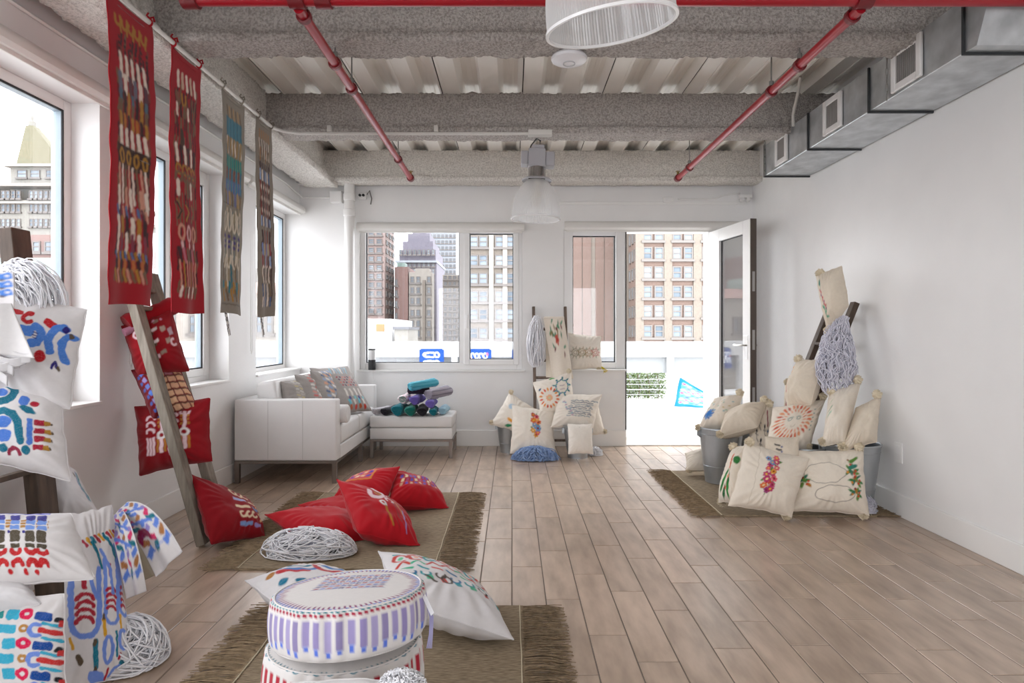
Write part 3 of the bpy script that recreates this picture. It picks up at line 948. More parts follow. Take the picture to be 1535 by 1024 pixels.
# red brick slab and cream house in the middle distance
Yr = 62
rb = tower('red_building', 'red brick party wall building in the middle of the back window', at(592, 0, Yr)[0], at(612, 0, Yr)[0], Yr, Yr + 12, at(0, 400, Yr)[2], M_RBRICK)
MB().box(at(594, 0, Yr)[0], at(606, 0, Yr)[0], Yr + .5, Yr + 2, at(0, 400, Yr)[2], at(0, 393, Yr)[2]).build('roof_hut', M_COPPER, rb)
facade_windows(rb, [at(p, 0, Yr)[0] for p in (594.5,)], [at(0, py, Yr)[2] for py in (495, 478, 460, 444, 428)], Yr, .3, .6, stuff=True)
cb = tower('cream_building', 'narrow cream house with stepped roof in the back window', at(613, 0, Yr)[0], at(648, 0, Yr)[0], Yr + .2, Yr + 1.6, at(0, 408, Yr)[2], M_CREAM)
MB().box(at(622, 0, Yr)[0], at(644, 0, Yr)[0], Yr + .3, Yr + 1.5, at(0, 408, Yr)[2], at(0, 402, Yr)[2]).build('attic', M_CREAM, cb)
MB().box(at(634, 0, Yr)[0], at(638, 0, Yr)[0], Yr - .1, Yr + .2, CITY, at(0, 420, Yr)[2]).build('fire_stair', M_BRICKP, cb)
facade_windows(cb, [at(p, 0, Yr)[0] for p in (618, 627, 643)], [at(0, py, Yr)[2] for py in (505, 490, 474, 456, 440, 424)], Yr + .2, .4, .65, stuff=True)
# stepped grey tower
Yg = 95
gt = tower('stepped_tower', 'grey violet stepped stone tower behind the cream house', at(596, 0, Yg)[0], at(655, 0, Yg)[0], Yg, Yg + 11, at(0, 392, Yg)[2], M_GREYS)
for i_, (a, c_, base, top) in enumerate(((598, 653, 392, 374), (602, 648, 374, 360), (608, 642, 360, 347), (614, 636, 347, 325))):
    MB().box(at(a, 0, Yg)[0], at(c_, 0, Yg)[0], Yg + .5 + i_ * .8, Yg + 10.5 - i_ * .8, at(0, base, Yg)[2], at(0, top, Yg)[2]).build('upper_stage', M_GREYS, gt)
MB().box(at(594, 0, Yg)[0], at(656, 0, Yg)[0], Yg - .5, Yg + 11.3, at(0, 394, Yg)[2], at(0, 391, Yg)[2]).build('cornice', M_PALE, gt)
facade_windows(gt, [at(p, 0, Yg)[0] for p in (601, 608, 615, 622, 629, 636, 643, 650)], [at(0, py, Yg)[2] for py in list(range(400, 515, 11)) + [382]], Yg, .42, .8, stuff=True)
# pale towers
Yp = 124
pt = tower('pale_tower', 'pale gridded glass tower behind the stepped tower', at(640, 0, Yp)[0], at(684, 0, Yp)[0], Yp, Yp + 20, at(0, 300, Yp)[2], M_PALE)
facade_windows(pt, [at(p, 0, Yp)[0] for p in range(646, 684, 6)], [at(0, py, Yp)[2] for py in range(320, 500, 9)], Yp, .5, .6, stuff=True)
pt2 = tower('white_tower', 'white office tower with small square windows beside the window mullion', at(664, 0, 80)[0], at(705, 0, 80)[0], 80, 95, at(0, 412, 80)[2], M_CREAM)
facade_windows(pt2, [at(p, 0, 80)[0] for p in (668, 675, 682, 689, 696)], [at(0, py, 80)[2] for py in (510, 502, 493, 484, 475, 466, 456, 447, 438, 428, 419)], 80, .42, .5, stuff=True)
# low roofs just over the parapet
lr = tower('low_building', 'low white roof with dark hatch seen over the parapet at left', at(540, 0, 30)[0], at(588, 0, 30)[0], 30, 36, at(0, 478, 30)[2], M_WHITE)
MB().box(at(565, 0, 30)[0], at(577, 0, 30)[0], 29.9, 30.2, at(0, 497, 30)[2], at(0, 486, 30)[2]).build('orange_panel', mat('orange_panel', '#c0704f', .8), lr)
MB().box(at(592, 0, 28)[0], at(612, 0, 28)[0], 28, 31, CITY, at(0, 494, 28)[2]).build('stair_head', M_STONE, lr)
MB().box(at(590, 0, 28)[0], at(614, 0, 28)[0], 27.9, 31.1, at(0, 494, 28)[2], at(0, 490, 28)[2]).build('stair_roof', mat('dark_roof', '#5b5c60', .8), lr)

# left side: limestone palace with pyramid roof, seen through the nearest window
YA = 62
pa = thing('limestone_tower', 'limestone tower with pyramid roof seen through the nearest left window', 'building', (at(40, 0, YA)[0], YA + 5, CITY))
def pbox(a, c_, top, bot, dy0, dy1, name, m, par=pa, Yq=YA):
    z0_ = CITY if bot is None else at(0, bot, Yq)[2]
    return MB().box(at(a, 0, Yq)[0], at(c_, 0, Yq)[0], Yq + dy0, Yq + dy1, z0_, at(0, top, Yq)[2]).build(name, m, par)
pbox(-60, 110, 300, None, 0, 16, 'wall', M_STONE)
pbox(4, 94, 245, 300, 1, 10, 'upper_storey', M_STONE)
pbox(-2, 98, 243, 247, .5, 10.5, 'cornice', M_CREAM)
pbox(-62, 112, 276, 280, -.4, 16, 'cornice', M_CREAM); pbox(-62, 112, 303, 306, -.4, 16, 'cornice', M_CREAM)
ap = at(49, 190, YA + 4); q0, q1 = at(12, 245, YA), at(87, 245, YA)
V = [(q0[0], YA + 1, q0[2]), (q1[0], YA + 1, q1[2]), (q1[0] - 2.0, YA + 7, q1[2]), (q0[0], YA + 7, q0[2]), (ap[0] - .4, YA + 3.6, ap[2]), (ap[0] + .4, YA + 3.6, ap[2]), (ap[0] + .4, YA + 4.4, ap[2]), (ap[0] - .4, YA + 4.4, ap[2])]
mesh_obj('pyramid_roof', V, [(0, 1, 5, 4), (1, 2, 6, 5), (2, 3, 7, 6), (3, 0, 4, 7), (4, 5, 6, 7)], mat('yellow_stone_roof', '#57533f', .8, col2='#5f5b48', nscale=3), pa)
MB().lathe([(.35, 0), (.35, .5), (.15, .6), (.15, 1.0), (0, 1.3)], (ap[0], YA + 4, ap[2]), 12).build('finial', M_STONE, pa)
facade_windows(pa, [at(p, 0, YA)[0] for p in (22, 42, 66, 84)], [at(0, 263, YA)[2]], YA + 1, 1.0, .8)
facade_windows(pa, [at(p, 0, YA)[0] for p in (-12, -2, 6, 13, 21, 29, 48, 55, 62, 70, 78, 95)], [at(0, p, YA)[2] for p in (318, 340, 298)], YA, .42, .8, stuff=True)
rb2 = tower('red_house', 'red brick house front below the limestone tower outside the nearest window', at(-80, 0, 40)[0], at(120, 0, 40)[0], 40, 50, at(0, 352, 40)[2], M_RBRICK)
facade_windows(rb2, [at(p, 0, 40)[0] for p in (2, 20, 38, 56, 74, 92)], [at(0, 378, 40)[2]], 40, .5, .7, stuff=True)
gr = tower('green_roof_house', 'low house with green copper roof edge outside the nearest window', at(-90, 0, 26)[0], at(140, 0, 26)[0], 26, 32, at(0, 408, 26)[2], M_CREAM)
MB().box(at(-92, 0, 26)[0], at(142, 0, 26)[0], 25.7, 32, at(0, 408, 26)[2], at(0, 388, 26)[2]).build('copper_roof', M_COPPER, gr)
facade_windows(gr, [at(p, 0, 26)[0] for p in (30, 60, 90)], [at(0, 450, 26)[2]], 26, .5, .9, stuff=True)
# ornate domed tower seen between the red banners, through the middle left window
YD = 60
dm = thing('domed_tower', 'ornate pale stone tower with small domes seen between the red banners', 'building', (at(240, 0, YD)[0], YD + 4, CITY))
pbox(190, 300, 380, None, 0, 14, 'wall', M_STONE, dm, YD)
pbox(225, 262, 330, 380, 1, 8, 'upper_storey', M_STONE, dm, YD)
c0 = at(239, 330, YD)
MB().lathe([(.9, 0), (.9, 1.6), (1.0, 1.7), (.8, 2.2), (.4, 2.6), (.3, 3.3), (.12, 3.6), (0, 5.0)], (c0[0], YD + 3, c0[2]), 14).build('cupola', M_STONE, dm)
for p in (228, 252):
    c0 = at(p, 345, YD)
    MB().lathe([(.4, 0), (.4, 1.2), (.3, 1.6), (0, 2.6)], (c0[0], YD + 2, c0[2]), 10).build('turret', M_STONE, dm)
facade_windows(dm, [at(p, 0, YD)[0] for p in (200, 212, 224, 236, 248, 260, 272, 284)], [at(0, p, YD)[2] for p in (400, 430, 460, 490, 520)], YD, .5, 1.1, stuff=True)
ah = tower('arched_house', 'pale stone house with dark windows low between the red banners', at(180, 0, 30)[0], at(420, 0, 30)[0], 30, 40, at(0, 440, 30)[2], M_CREAM)
MB().box(at(178, 0, 30)[0], at(422, 0, 30)[0], 29.7, 40, at(0, 440, 30)[2], at(0, 424, 30)[2]).build('mansard', mat('faded_red_roof', '#a58680', .8), ah)
facade_windows(ah, [at(p, 0, 30)[0] for p in (240, 256, 290, 306, 340, 390, 405)], [at(0, 500, 30)[2], at(0, 560, 30)[2]], 30, .36, .9, stuff=True)
# ------------------------------------------------------------------ sofa with ottoman
M_LEATH = mat('white_leather', '#e3e2e1', .38, nscale=6, bump=.05, bscale=160, bdist=.002)
M_STEEL = mat('brushed_steel_frame', '#8a817a', .35, .85, nscale=40)
sf = thing('sofa', 'white leather sofa with steel legs along the left wall', 'sofa', (-1.75, 5.55, 0))
SX0_, SX1_, SY0, SY1 = -2.165, -1.365, 4.83, 6.265
# steel frame and legs
t = MB()
for p, q in (((SX0_ + .02, SY0 + .02, .165), (SX1_ - .02, SY0 + .02, .165)), ((SX0_ + .02, SY1 - .02, .165), (SX1_ - .02, SY1 - .02, .165)), ((SX0_ + .02, SY0 + .02, .165), (SX0_ + .02, SY1 - .02, .165)), ((SX1_ - .02, SY0 + .02, .165), (SX1_ - .02, SY1 - .02, .165))):
    t.bar(p, q, .034, .022, b=.002)
t.build('frame', M_STEEL, sf)
for x, y in ((SX0_ + .02, SY0 + .02), (SX1_ - .02, SY0 + .02), (SX0_ + .02, SY1 - .02), (SX1_ - .02, SY1 - .02), (SX1_ - .02, 5.66)):
    MB().box(x - .018, x + .018, y - .018, y + .018, 0, .176, .002).build('leg', M_STEEL, sf)
MB().box(SX0_, SX1_, SY0 + .11, SY1 - .11, .176, .285, .008).build('base', M_LEATH, sf)


def arm(y0, y1, seams):
    o = MB().box(SX0_, SX1_, y0, y1, .176, .655, .014, 3).build('arm', M_LEATH, sf, True)
    for x in seams:
        MB().box(x - .0015, x + .0015, y0 - .001, y1 + .001, .19, .645).build('seam', mat('leather_seam', '#c2c0be', .6), o)
    return o


arm(SY0, SY0 + .105, (-1.90, -1.63)); arm(SY1 - .105, SY1, ())
MB().box(SX0_, SX0_ + .12, SY0 + .107, SY1 - .107, .285, .655, .014, 3).build('back_frame', M_LEATH, sf, True)
for i in range(2):
    a = SY0 + .115 + i * .602
    def puff(mb, x0, x1, y0, y1, z0, z1, bulge=.012):
        n = 14
        mb.box(x0, x1, y0, y1, z0, z1, .028, 3)
        return mb
    puff(MB(), SX0_ + .13, SX1_ + .005, a, a + .592, .288, .445).build('seat_cushion', M_LEATH, sf, True)
    t = puff(MB(), -.09, .07, a, a + .592, -.17, .175)
    Rr = np.array(Matrix.Rotation(math.radians(-9), 3, 'Y'))
    t.v = [v * [1, 0, 1] @ Rr.T + v * [0, 1, 0] + [SX0_ + .23, 0, .615] for v in t.v]
    t.build('back_cushion', M_LEATH, sf, True)
# bolster by the near arm
MB().lathe([(0, 0), (.062, 0), (.074, .012), (.074, .56), (.062, .572), (0, .572)], (SX1_ + .045 - .572, SY0 + .182, .522), 28, (1, 0, 0)).build('bolster', M_LEATH, sf, True)

ot = thing('ottoman', 'white leather ottoman bench with steel frame under the rolled textiles', 'ottoman', (-.94, 6.0, 0))
OX0, OX1, OY0, OY1 = -1.335, -.555, 5.80, 6.26
MB().box(OX0, OX1, OY0, OY1, .285, .395, .02, 3).build('top_cushion', M_LEATH, ot, True)
MB().box(OX0 + .005, OX1 - .005, OY0 + .005, OY1 - .005, .176, .282, .008).build('base', M_LEATH, ot, True)
t = MB()
for p, q in (((OX0 + .01, OY0 + .02, .165), (OX1 - .0, OY0 + .02, .165)), ((OX0 + .01, OY1 - .02, .165), (OX1, OY1 - .02, .165)), ((OX0 + .02, OY0 + .02, .165), (OX0 + .02, OY1 - .02, .165)), ((OX1 - .02, OY0 + .02, .165), (OX1 - .02, OY1 - .02, .165))):
    t.bar(p, q, .034, .022, b=.002)
t.build('frame', M_STEEL, ot)
for x in (OX0 + .02, OX1 - .02):
    for y in (OY0 + .02, OY1 - .02):
        MB().box(x - .016, x + .016, y - .016, y + .016, 0, .176, .002).build('leg', M_STEEL, ot)

# cylinder speaker on the back sill
sp = thing('speaker', 'small two-tone cylinder speaker standing on the back window sill', 'speaker', (-1.447, 6.405, .79))
c_ = (-1.449, YB - .012, .79)
MB().lathe([(0, 0), (.036, 0), (.037, .004), (.037, .105)], c_, 28).build('base', mat('charcoal_speaker_mesh', '#2c2c2d', .7, bump=.3, bscale=300, bdist=.001), sp, True)
MB().lathe([(.037, .105), (.037, .205)], c_, 28).build('upper_body', mat('pale_speaker_shell', '#dedede', .35), sp, True)
MB().lathe([(.037, .205), (.038, .207), (.036, .218), (0, .218)], c_, 28).build('top_ring', M_BLKW, sp, True)
MB().tube([(c_[0], c_[1] - .03, .795), (c_[0] + .01, c_[1] - .045, .77), (c_[0] + .02, YB - .01, .66), (c_[0] + .012, YB - .01, .5)], .0028, 6).build('cord', M_TRIM, sp, True)

# ------------------------------------------------------------------ galvanised buckets
M_BUCK = mat('bucket_zinc', '#9ea3a6', .34, .75, col2='#b9bdc0', nscale=7, ndetail=6, stretch=(1, 1, .35), bump=.05, bscale=10)
M_BUCKIN = mat('bucket_inside', '#6a7076', .5, .6)


def bucket(x, y, z, h, rt, rb, label, group=None):
    o = thing('bucket', label, 'bucket', (x, y, z), group)
    MB().lathe([(0, .004), (rb * .97, .004), (rb, 0), (rb, .02), (rb + (rt - rb) * .3, h * .3), (rb + (rt - rb) * .3 + .003, h * .305), (rb + (rt - rb) * .3, h * .315),
                (rt - (rt - rb) * .12, h * .88), (rt - (rt - rb) * .12 + .003, h * .885), (rt - (rt - rb) * .12, h * .895), (rt, h)], (x, y, z), 48).build('body', M_BUCK, o, True)
    MB().lathe([(rt - .004, h), (rb - .004, .02), (0, .018)], (x, y, z), 40).build('lining', M_BUCKIN, o, True)
    MB().lathe([(rt - .005, h - .004), (rt - .003, h + .004), (rt + .005, h + .004), (rt + .006, h - .005), (rt, h - .008)], (x, y, z), 48).build('rim', M_BUCK, o, True)
    for s in (-1, 1):
        e = MB().box(x + s * (rt - .004), x + s * (rt + .008), y - .02, y + .02, z + h - .07, z + h - .025, .004).build('lug', M_BUCK, o)
    return o


RT = .012      # rug thickness
bucket(1.635, 4.86, RT, .425, .168, .118, 'tall galvanised bucket on the right rug, nearest the doorway')
bucket(1.86, 5.12, RT, .42, .165, .115, 'galvanised bucket standing behind the one nearest the doorway')
bucket(2.0, 4.245, RT, .385, .13, .092, 'dark galvanised bucket half hidden behind the front cushions and below the ladder')
bucket(2.275, 4.18, RT, .425, .186, .135, 'large galvanised bucket against the right wall at the rug end')
bucket(-.03, 6.12, 0, .30, .125, .085, 'small galvanised bucket left of the back ladder')
bucket(.62, 5.86, 0, .30, .135, .095, 'small galvanised bucket right of the back ladder')

# ------------------------------------------------------------------ ladders
M_OLD = mat('weathered_grey_wood', '#6d6459', .8, col2='#928a7e', nscale=14, ndetail=8, stretch=(3, 3, .35), bump=.35, bscale=30, bdist=.004)
M_DARKW = mat('dark_brown_wood', '#3b2d24', .65, col2='#5a483a', nscale=12, ndetail=8, stretch=(3, 3, .4), bump=.3, bscale=30, bdist=.004)
M_MIDW = mat('brown_grey_wood', '#5f5148', .75, col2='#7c6c60', nscale=12, ndetail=8, stretch=(3, 3, .4), bump=.3, bscale=30, bdist=.004)


def ladder(label, foot, head, width, m, rw, rd, rungs, wdir=(0, 1, 0), rung_r=.02):
    """foot, head: ends of the near rail; width along wdir to the other rail"""
    foot = np.array(foot, float); head = np.array(head, float); wd_ = np.array(wdir, float)
    o = thing('wooden_ladder', label, 'ladder', foot + wd_ * width / 2)
    up = np.cross(head - foot, wd_)
    for s in (0, 1):
        MB().bar(foot + wd_ * width * s, head + wd_ * width * s, rd if abs(wd_[0]) < .5 else rw, rw if abs(wd_[0]) < .5 else rd, up=wd_, b=.004).build('rail', m, o)
    for f in rungs:
        p = foot + (head - foot) * f
        MB().bar(p, p + wd_ * width, .045, .022, up=(head - foot), b=.004).build('rung', m, o)
    return o


ladder('weathered grey wooden ladder leaning on the left wall with red cushions', (-1.70, 3.42, .012), (-2.13, 3.42, 1.52), .24, M_OLD, .07, .05, (.19, .34, .52, .68, .86, .93))
ladder('dark brown wooden ladder leaning by the nearest left window', (-1.97, 2.66, .02), (-2.135, 2.66, 1.62), -.36, M_DARKW, .105, .06, (.14, .36, .62, .8))
ladder('brown wooden ladder leaning on the back wall between window and doorway', (.228, 6.02, .01), (.222, 6.385, 1.44), .325, M_MIDW, .04, .03, (.08, .28, .50, .62, .84), wdir=(1, 0, 0))
ladder('dark wooden ladder leaning on the right wall above the buckets', (1.90, 4.42, RT + .005), (2.445, 4.42, 1.39), .33, M_DARKW, .06, .04, (.1, .32, .55, .78, .92))

# ------------------------------------------------------------------ rugs
M_JUTE = mat('brown_jute_weave', '#74644f', .95, col2='#a4937a', nscale=120, ndetail=3, stretch=(.25, 1.6, 1), bump=.8, bscale=160, bdist=.004)
M_JFR = mat('jute_fringe', '#77654f', .95, col2='#a08b6f', nscale=40, ndetail=3)
M_STRIPE = mat('cream_stripe_thread', '#cfc3a8', .9)
M_WHITEY = mat('white_cotton_yarn', '#f3f3f7', .9, nscale=30)


def rug(label, x0, x1, y0, y1, fl, ends, seed, wave=.004):
    o = thing('rug', label, 'rug', ((x0 + x1) / 2, (y0 + y1) / 2, 0))
    rs = np.random.RandomState(seed)
    nx, ny = 60, 60
    gx, gy = np.meshgrid(np.linspace(x0, x1, nx), np.linspace(y0, y1, ny), indexing='xy')
    hz = .009 + wave * (vnoise(gx * 3 + 5, gy * 3 + 5, seed)) * (np.clip(1 - (gy - y0) / .12, 0, 1) * .8 + .2)
    jx = .006 * (vnoise(gx * 9, gy * 9, seed + 1) - .5); jy = .012 * (vnoise(gx * 5, gy * 5, seed + 2) - .5)
    top = np.stack([gx + jx, gy + jy, hz], -1).reshape(-1, 3)
    bot = top.copy(); bot[:, 2] = .0008
    V = np.concatenate([top, bot])
    e = np.concatenate([np.arange(nx - 1), np.arange(ny - 1) * nx + nx - 1, nx * ny - 1 - np.arange(nx - 1), (ny - 1 - np.arange(ny - 1)) * nx])
    e2 = np.roll(e, -1)
    q = np.stack([e, e + nx * ny, e2 + nx * ny, e2], 1)
    mesh_obj('woven_field', V, np.concatenate([grid_faces(ny, nx), q]), M_JUTE, o, True)
    for sx, xe in ends:
        n = int((y1 - y0) / .0028)
        Y = np.linspace(y0, y1, n) + rs.randn(n) * .002
        K = 6; tt = np.linspace(0, 1, K)
        L = fl * (.8 + .4 * rs.rand(n)); dr = rs.randn(n) * .02
        cl = .5 * (vnoise(Y * 40, Y * 0, seed) - .5) * .05
        P = np.zeros((n, K, 3))
        P[..., 0] = xe + sx * L[:, None] * tt - sx * .01
        P[..., 1] = Y[:, None] + (dr + cl)[:, None] * tt ** 1.5 + rs.randn(n, K) * .0022 * tt
        P[..., 2] = .008 + .012 * np.abs(np.sin(tt * (2 + rs.rand(n, 1) * 2))) * rs.rand(n, 1) - .004 * tt
        P[..., 2] = np.maximum(P[..., 2], .004)
        MB().strands(P, .0017, 3).build('fringe', M_JFR, o, kind='stuff')
        xs = xe - sx * .012
        yy = np.linspace(y0 + .004, y1 - .004, 40)
        MB().tube(np.stack([xs + .004 * (vnoise(yy * 8, yy * 0, seed + 3) - .5), yy, .0125 + 0 * yy], 1), .0025, 5).build('stripe', M_STRIPE, o)
    return o


rug('brown jute rug under the red cushions, in front of the sofa', -1.37, -.375, 3.07, 4.53, .17, ((-1, -1.37), (1, -.375)), 21)
rug('nearest brown jute rug, under the stacked round poufs', -.94, .045, 1.15, 2.655, .16, ((-1, -.94), (1, .045)), 22)
rug('brown jute rug by the right wall under buckets and cream cushions', 1.33, 2.33, 3.96, 5.25, .17, ((-1, 1.33), (1, 2.31)), 23, .003)
# ------------------------------------------------------------------ painted and stitched cloth
M_CLOTH = mat('printed_cotton', '#ffffff', .9, attr='Col', nscale=60, bump=.12, bscale=420, bdist=.002, sheen=.15, spec=.2)


class Art:
    """hand-painted print: shapes drawn on arrays of surface coordinates"""
    def __init__(s, U, V, base, soft, wob=1.0):
        s.u = U + wob * (.010 * np.sin(11 * V + 1.3) + .008 * np.sin(27 * V + 7 * U))
        s.v = V + wob * (.010 * np.sin(13 * U + .4) + .008 * np.sin(25 * U - 9 * V))
        s.c = np.tile(lin(base), (len(U), 1)); s.s = soft
        s.n = vnoise(U * 30 + 100, V * 30 + 100, 77)

    def put(s, d, col, a=1.0):
        k = np.clip(.5 - d / s.s, 0, 1) * a * (.88 + .24 * s.n).clip(0, 1)
        s.c += k[:, None] * (lin(col) - s.c)
        return s

    def _r(s, x, y, rot):
        du, dv = s.u - x, s.v - y; c, q = math.cos(rot), math.sin(rot)
        return du * c + dv * q, -du * q + dv * c

    def el(s, x, y, a, b, col, rot=0):
        p, q = s._r(x, y, rot)
        return s.put((np.sqrt((p / a) ** 2 + (q / b) ** 2) - 1) * min(a, b), col)

    def rc(s, x, y, a, b, col, rot=0, r=None):
        p, q = s._r(x, y, rot); r = min(a, b) * .45 if r is None else r
        dx, dy = np.abs(p) - a + r, np.abs(q) - b + r
        return s.put(np.hypot(np.maximum(dx, 0), np.maximum(dy, 0)) + np.minimum(np.maximum(dx, dy), 0) - r, col)

    def ln(s, pts, w, col):
        d = np.full(len(s.u), 9e9)
        for (x0, y0), (x1, y1) in zip(pts[:-1], pts[1:]):
            ex, ey = x1 - x0, y1 - y0
            t = np.clip(((s.u - x0) * ex + (s.v - y0) * ey) / (ex * ex + ey * ey + 1e-12), 0, 1)
            d = np.minimum(d, np.hypot(s.u - x0 - t * ex, s.v - y0 - t * ey))
        return s.put(d - w / 2, col)

    def arc(s, x, y, r, w, col, a0=0, a1=360, ry=None, n=14):
        ry = ry or r
        A = np.radians(np.linspace(a0, a1, n))
        return s.ln([(x + r * math.cos(a), y + ry * math.sin(a)) for a in A], w, col)

    def leaf(s, x, y, l, w, rot, col):
        return s.el(x + l / 2 * math.cos(rot), y + l / 2 * math.sin(rot), l / 2, w / 2, col, rot)

    def flower(s, x, y, r, col, mid='#f0c030', n=6, rot=0):
        for i in range(n):
            a = rot + i * 2 * PI / n
            s.el(x + r * .55 * math.cos(a), y + r * .55 * math.sin(a), r * .42, r * .34, col, a)
        return s.el(x, y, r * .3, r * .3, mid)

    def petals(s, x, y, r, n, l, w, cols, ry=None, rot=0):
        ry = ry or r
        for i in range(n):
            a = rot + i * 2 * PI / n
            s.leaf(x + r * math.cos(a), y + ry * math.sin(a), l, w, a, cols[i % len(cols)])
        return s


def sh(p, du, dv):
    def f(a):
        a.u = a.u - du; a.v = a.v - dv
        p(a)
    return f


TASS = None
M_TASS = mat('cream_tassel', '#dfd2b8', .95, nscale=60)


def tassel(parent, p, d, size=1.0):
    global TASS
    if TASS is None:
        rs = np.random.RandomState(3); n, K = 150, 4
        a = rs.rand(n) * 2 * PI; th = np.arccos(1 - 1.15 * rs.rand(n)); t = np.linspace(.15, 1, K)
        L = .034 * (.8 + .3 * rs.rand(n)) * (1 - .25 * np.sin(th))
        D = np.stack([np.sin(th) * np.cos(a), np.sin(th) * np.sin(a), -np.cos(th) - .2], 1)
        P = D[:, None] * (L[:, None] * t)[..., None] + rs.randn(n, K, 3) * .0012; P[..., 2] -= .01 * t ** 2
        m = MB().strands(P, .0021, 3).lathe([(0, .008), (.008, .005), (.012, -.003), (.009, -.012), (0, -.016)], n=10)
        TASS = mesh_obj('tassel', np.concatenate(m.v), m.f, M_TASS, None, True)
        COL.objects.unlink(TASS)
    o = TASS.copy(); COL.objects.link(o); o.parent = parent
    o.location = [float(q) for q in np.array(p) - wloc(parent)]
    o.rotation_mode = 'QUATERNION'
    o.rotation_quaternion = Vector((0, 0, -1)).rotation_difference(Vector([float(q) for q in d]))
    o.scale = (size,) * 3
    return o


def bil(c, u, v):
    """u, v in -1..1; c = TL, TR, BR, BL"""
    a, b = (u + 1) / 2, (v + 1) / 2
    sh = lambda z: z[..., None] if np.ndim(z) else z
    return (c[3] * sh((1 - a) * (1 - b)) + c[2] * sh(a * (1 - b)) + c[1] * sh(a * b) + c[0] * sh((1 - a) * b))


def cushion(name, label, cat, px, t, base, paint=None, N=60, group=None, floor=None, pinch=.055, sag=.15, seed=0, tass=(), tsz=1.0,
            back=None, pxart=False, wr=1.0, cloth=None, soft=1.5, push=0.0, lift=0.0, parent=None, tcol=None, ext=.03, tag=None):
    """stuffed cushion; px = four (pixel x, pixel y, depth) corners TL TR BR BL of the face that shows"""
    c = np.array([W(*p) for p in px])
    c = c.mean(0) + (c - c.mean(0)) * (1 + ext)
    n = np.cross(c[1] + c[2] - c[0] - c[3], c[0] + c[1] - c[2] - c[3]); n /= np.linalg.norm(n)
    c = c + n * push + np.array([0, 0, lift])
    ee = (np.linalg.norm(c[1] - c[0]) + np.linalg.norm(c[2] - c[3]) + np.linalg.norm(c[0] - c[3]) + np.linalg.norm(c[1] - c[2])) / 4

    def face(M, sgn):
        g = np.sin(np.linspace(-PI / 2, PI / 2, M)) * .35 + np.linspace(-1, 1, M) * .65
        U, V = np.meshgrid(g, g[::-1])
        sc = .012 * np.sin(9 * V + seed) + .008 * np.sin(17 * V + 2 * seed); sd = .012 * np.sin(8 * U + 2 + seed) + .008 * np.sin(15 * U + seed)
        u = U * (1 - (pinch + sc) * (1 - V ** 2) * U ** 2); v = V * (1 - (pinch + sd) * (1 - U ** 2) * V ** 2)
        P = bil(c, u, v)
        h = ((1 - np.abs(U) ** 2.4).clip(0) * (1 - np.abs(V) ** 2.4).clip(0)) ** .58 * (1 - sag * V)
        w = (vnoise(U * 2.2 + seed * 3.1 + 20, V * 2.2 + 20, seed) - .5) * .16 + (vnoise(U * 5 + 40, V * 5 + seed + 40, seed + 1) - .5) * .07
        r = np.maximum(np.abs(U), np.abs(V))
        ang = np.arctan2(V, U)
        w += .05 * np.sin(ang * 22 + 3 * np.sin(ang * 3 + seed)) * np.clip((r - .45) / .45, 0, 1) * np.clip((1 - r) * 8, 0, 1)
        cr = np.clip((np.abs(U) + np.abs(V) - 1.25) / .5, 0, 1)
        w += .07 * np.sin((U * np.sign(V) - V * np.sign(U)) * 14 + seed) * cr * np.clip((1 - r) * 8, 0, 1)
        h = t * h * (1 + wr * w) + t * wr * w * .25 * np.clip((1 - r) * 6, 0, 1)
        return U, V, P + sgn * n * h[..., None]
    U, V, A = face(N, 1)
    Mb = max(14, N // 2)
    _, _, B = face(Mb, -1)
    Vt = np.concatenate([A.reshape(-1, 3), B.reshape(-1, 3)])
    Fc = np.concatenate([grid_faces(N, N, 0, True), grid_faces(Mb, Mb, N * N)])
    if floor is not None:
        Vt[:, 2] = np.maximum(Vt[:, 2], floor + .002)
    Vt[:, 0] = Vt[:, 0].clip(XL + .02, XR - .02); Vt[:, 1] = np.minimum(Vt[:, 1], YB - .008) if c[:, 1].max() < YB - .1 else Vt[:, 1]
    if pxart:
        q = np.array([p[:2] for p in px], float)
        I = bil(q, U.ravel(), V.ravel())
        art = Art(I[:, 0], I[:, 1], base, 1.1, 0)
        dx, dy = vnoise(I[:, 0] / 5 + 50, I[:, 1] / 5 + 50, 5) - .5, vnoise(I[:, 0] / 5 + 80, I[:, 1] / 5 + 20, 6) - .5
        art.u = art.u + dx * 2.2; art.v = art.v + dy * 2.2
    else:
        art = Art(U.ravel(), V.ravel(), base, soft * 2.0 / N)
    if paint: paint(art)
    bc = np.tile(lin(back or base), (Mb * Mb, 1))
    o = mesh_obj(name, Vt, Fc, cloth or M_CLOTH, parent, True, np.concatenate([art.c, bc]), label, cat, group, sharp=0)
    ctr = Vt.mean(0)
    for i in tass:
        p = [A[0, 0], A[0, -1], A[-1, -1], A[-1, 0]][i]
        d = p - ctr; d /= np.linalg.norm(d)
        d = d * .75 + np.array([0, 0, -.65])
        p = p.copy()
        if floor is not None and p[2] < floor + .07: d = np.array([d[0], d[1] - .2, -.02]); p[2] = max(p[2], floor + .016)
        tassel(o, p, d / np.linalg.norm(d), tsz)
    # seam cord round the edge
    e = np.concatenate([A[0], A[1:, -1], A[-1, -2::-1], A[-2:0:-1, 0]])
    st = max(1, len(e) // 64)
    e = np.concatenate([e[::st], e[:1]])
    if floor is not None: e[:, 2] = np.maximum(e[:, 2], floor + .003)
    MB().tube(e, .0028, 5, False).build('seam', cloth_plain(back or base), o, True)
    return o


def cloth_plain(col):
    return mat('plain_cotton_' + (col if isinstance(col, str) else 'x').strip('#'), col, .9, bump=.12, bscale=420, bdist=.002, sheen=.15, spec=.2, nscale=30)


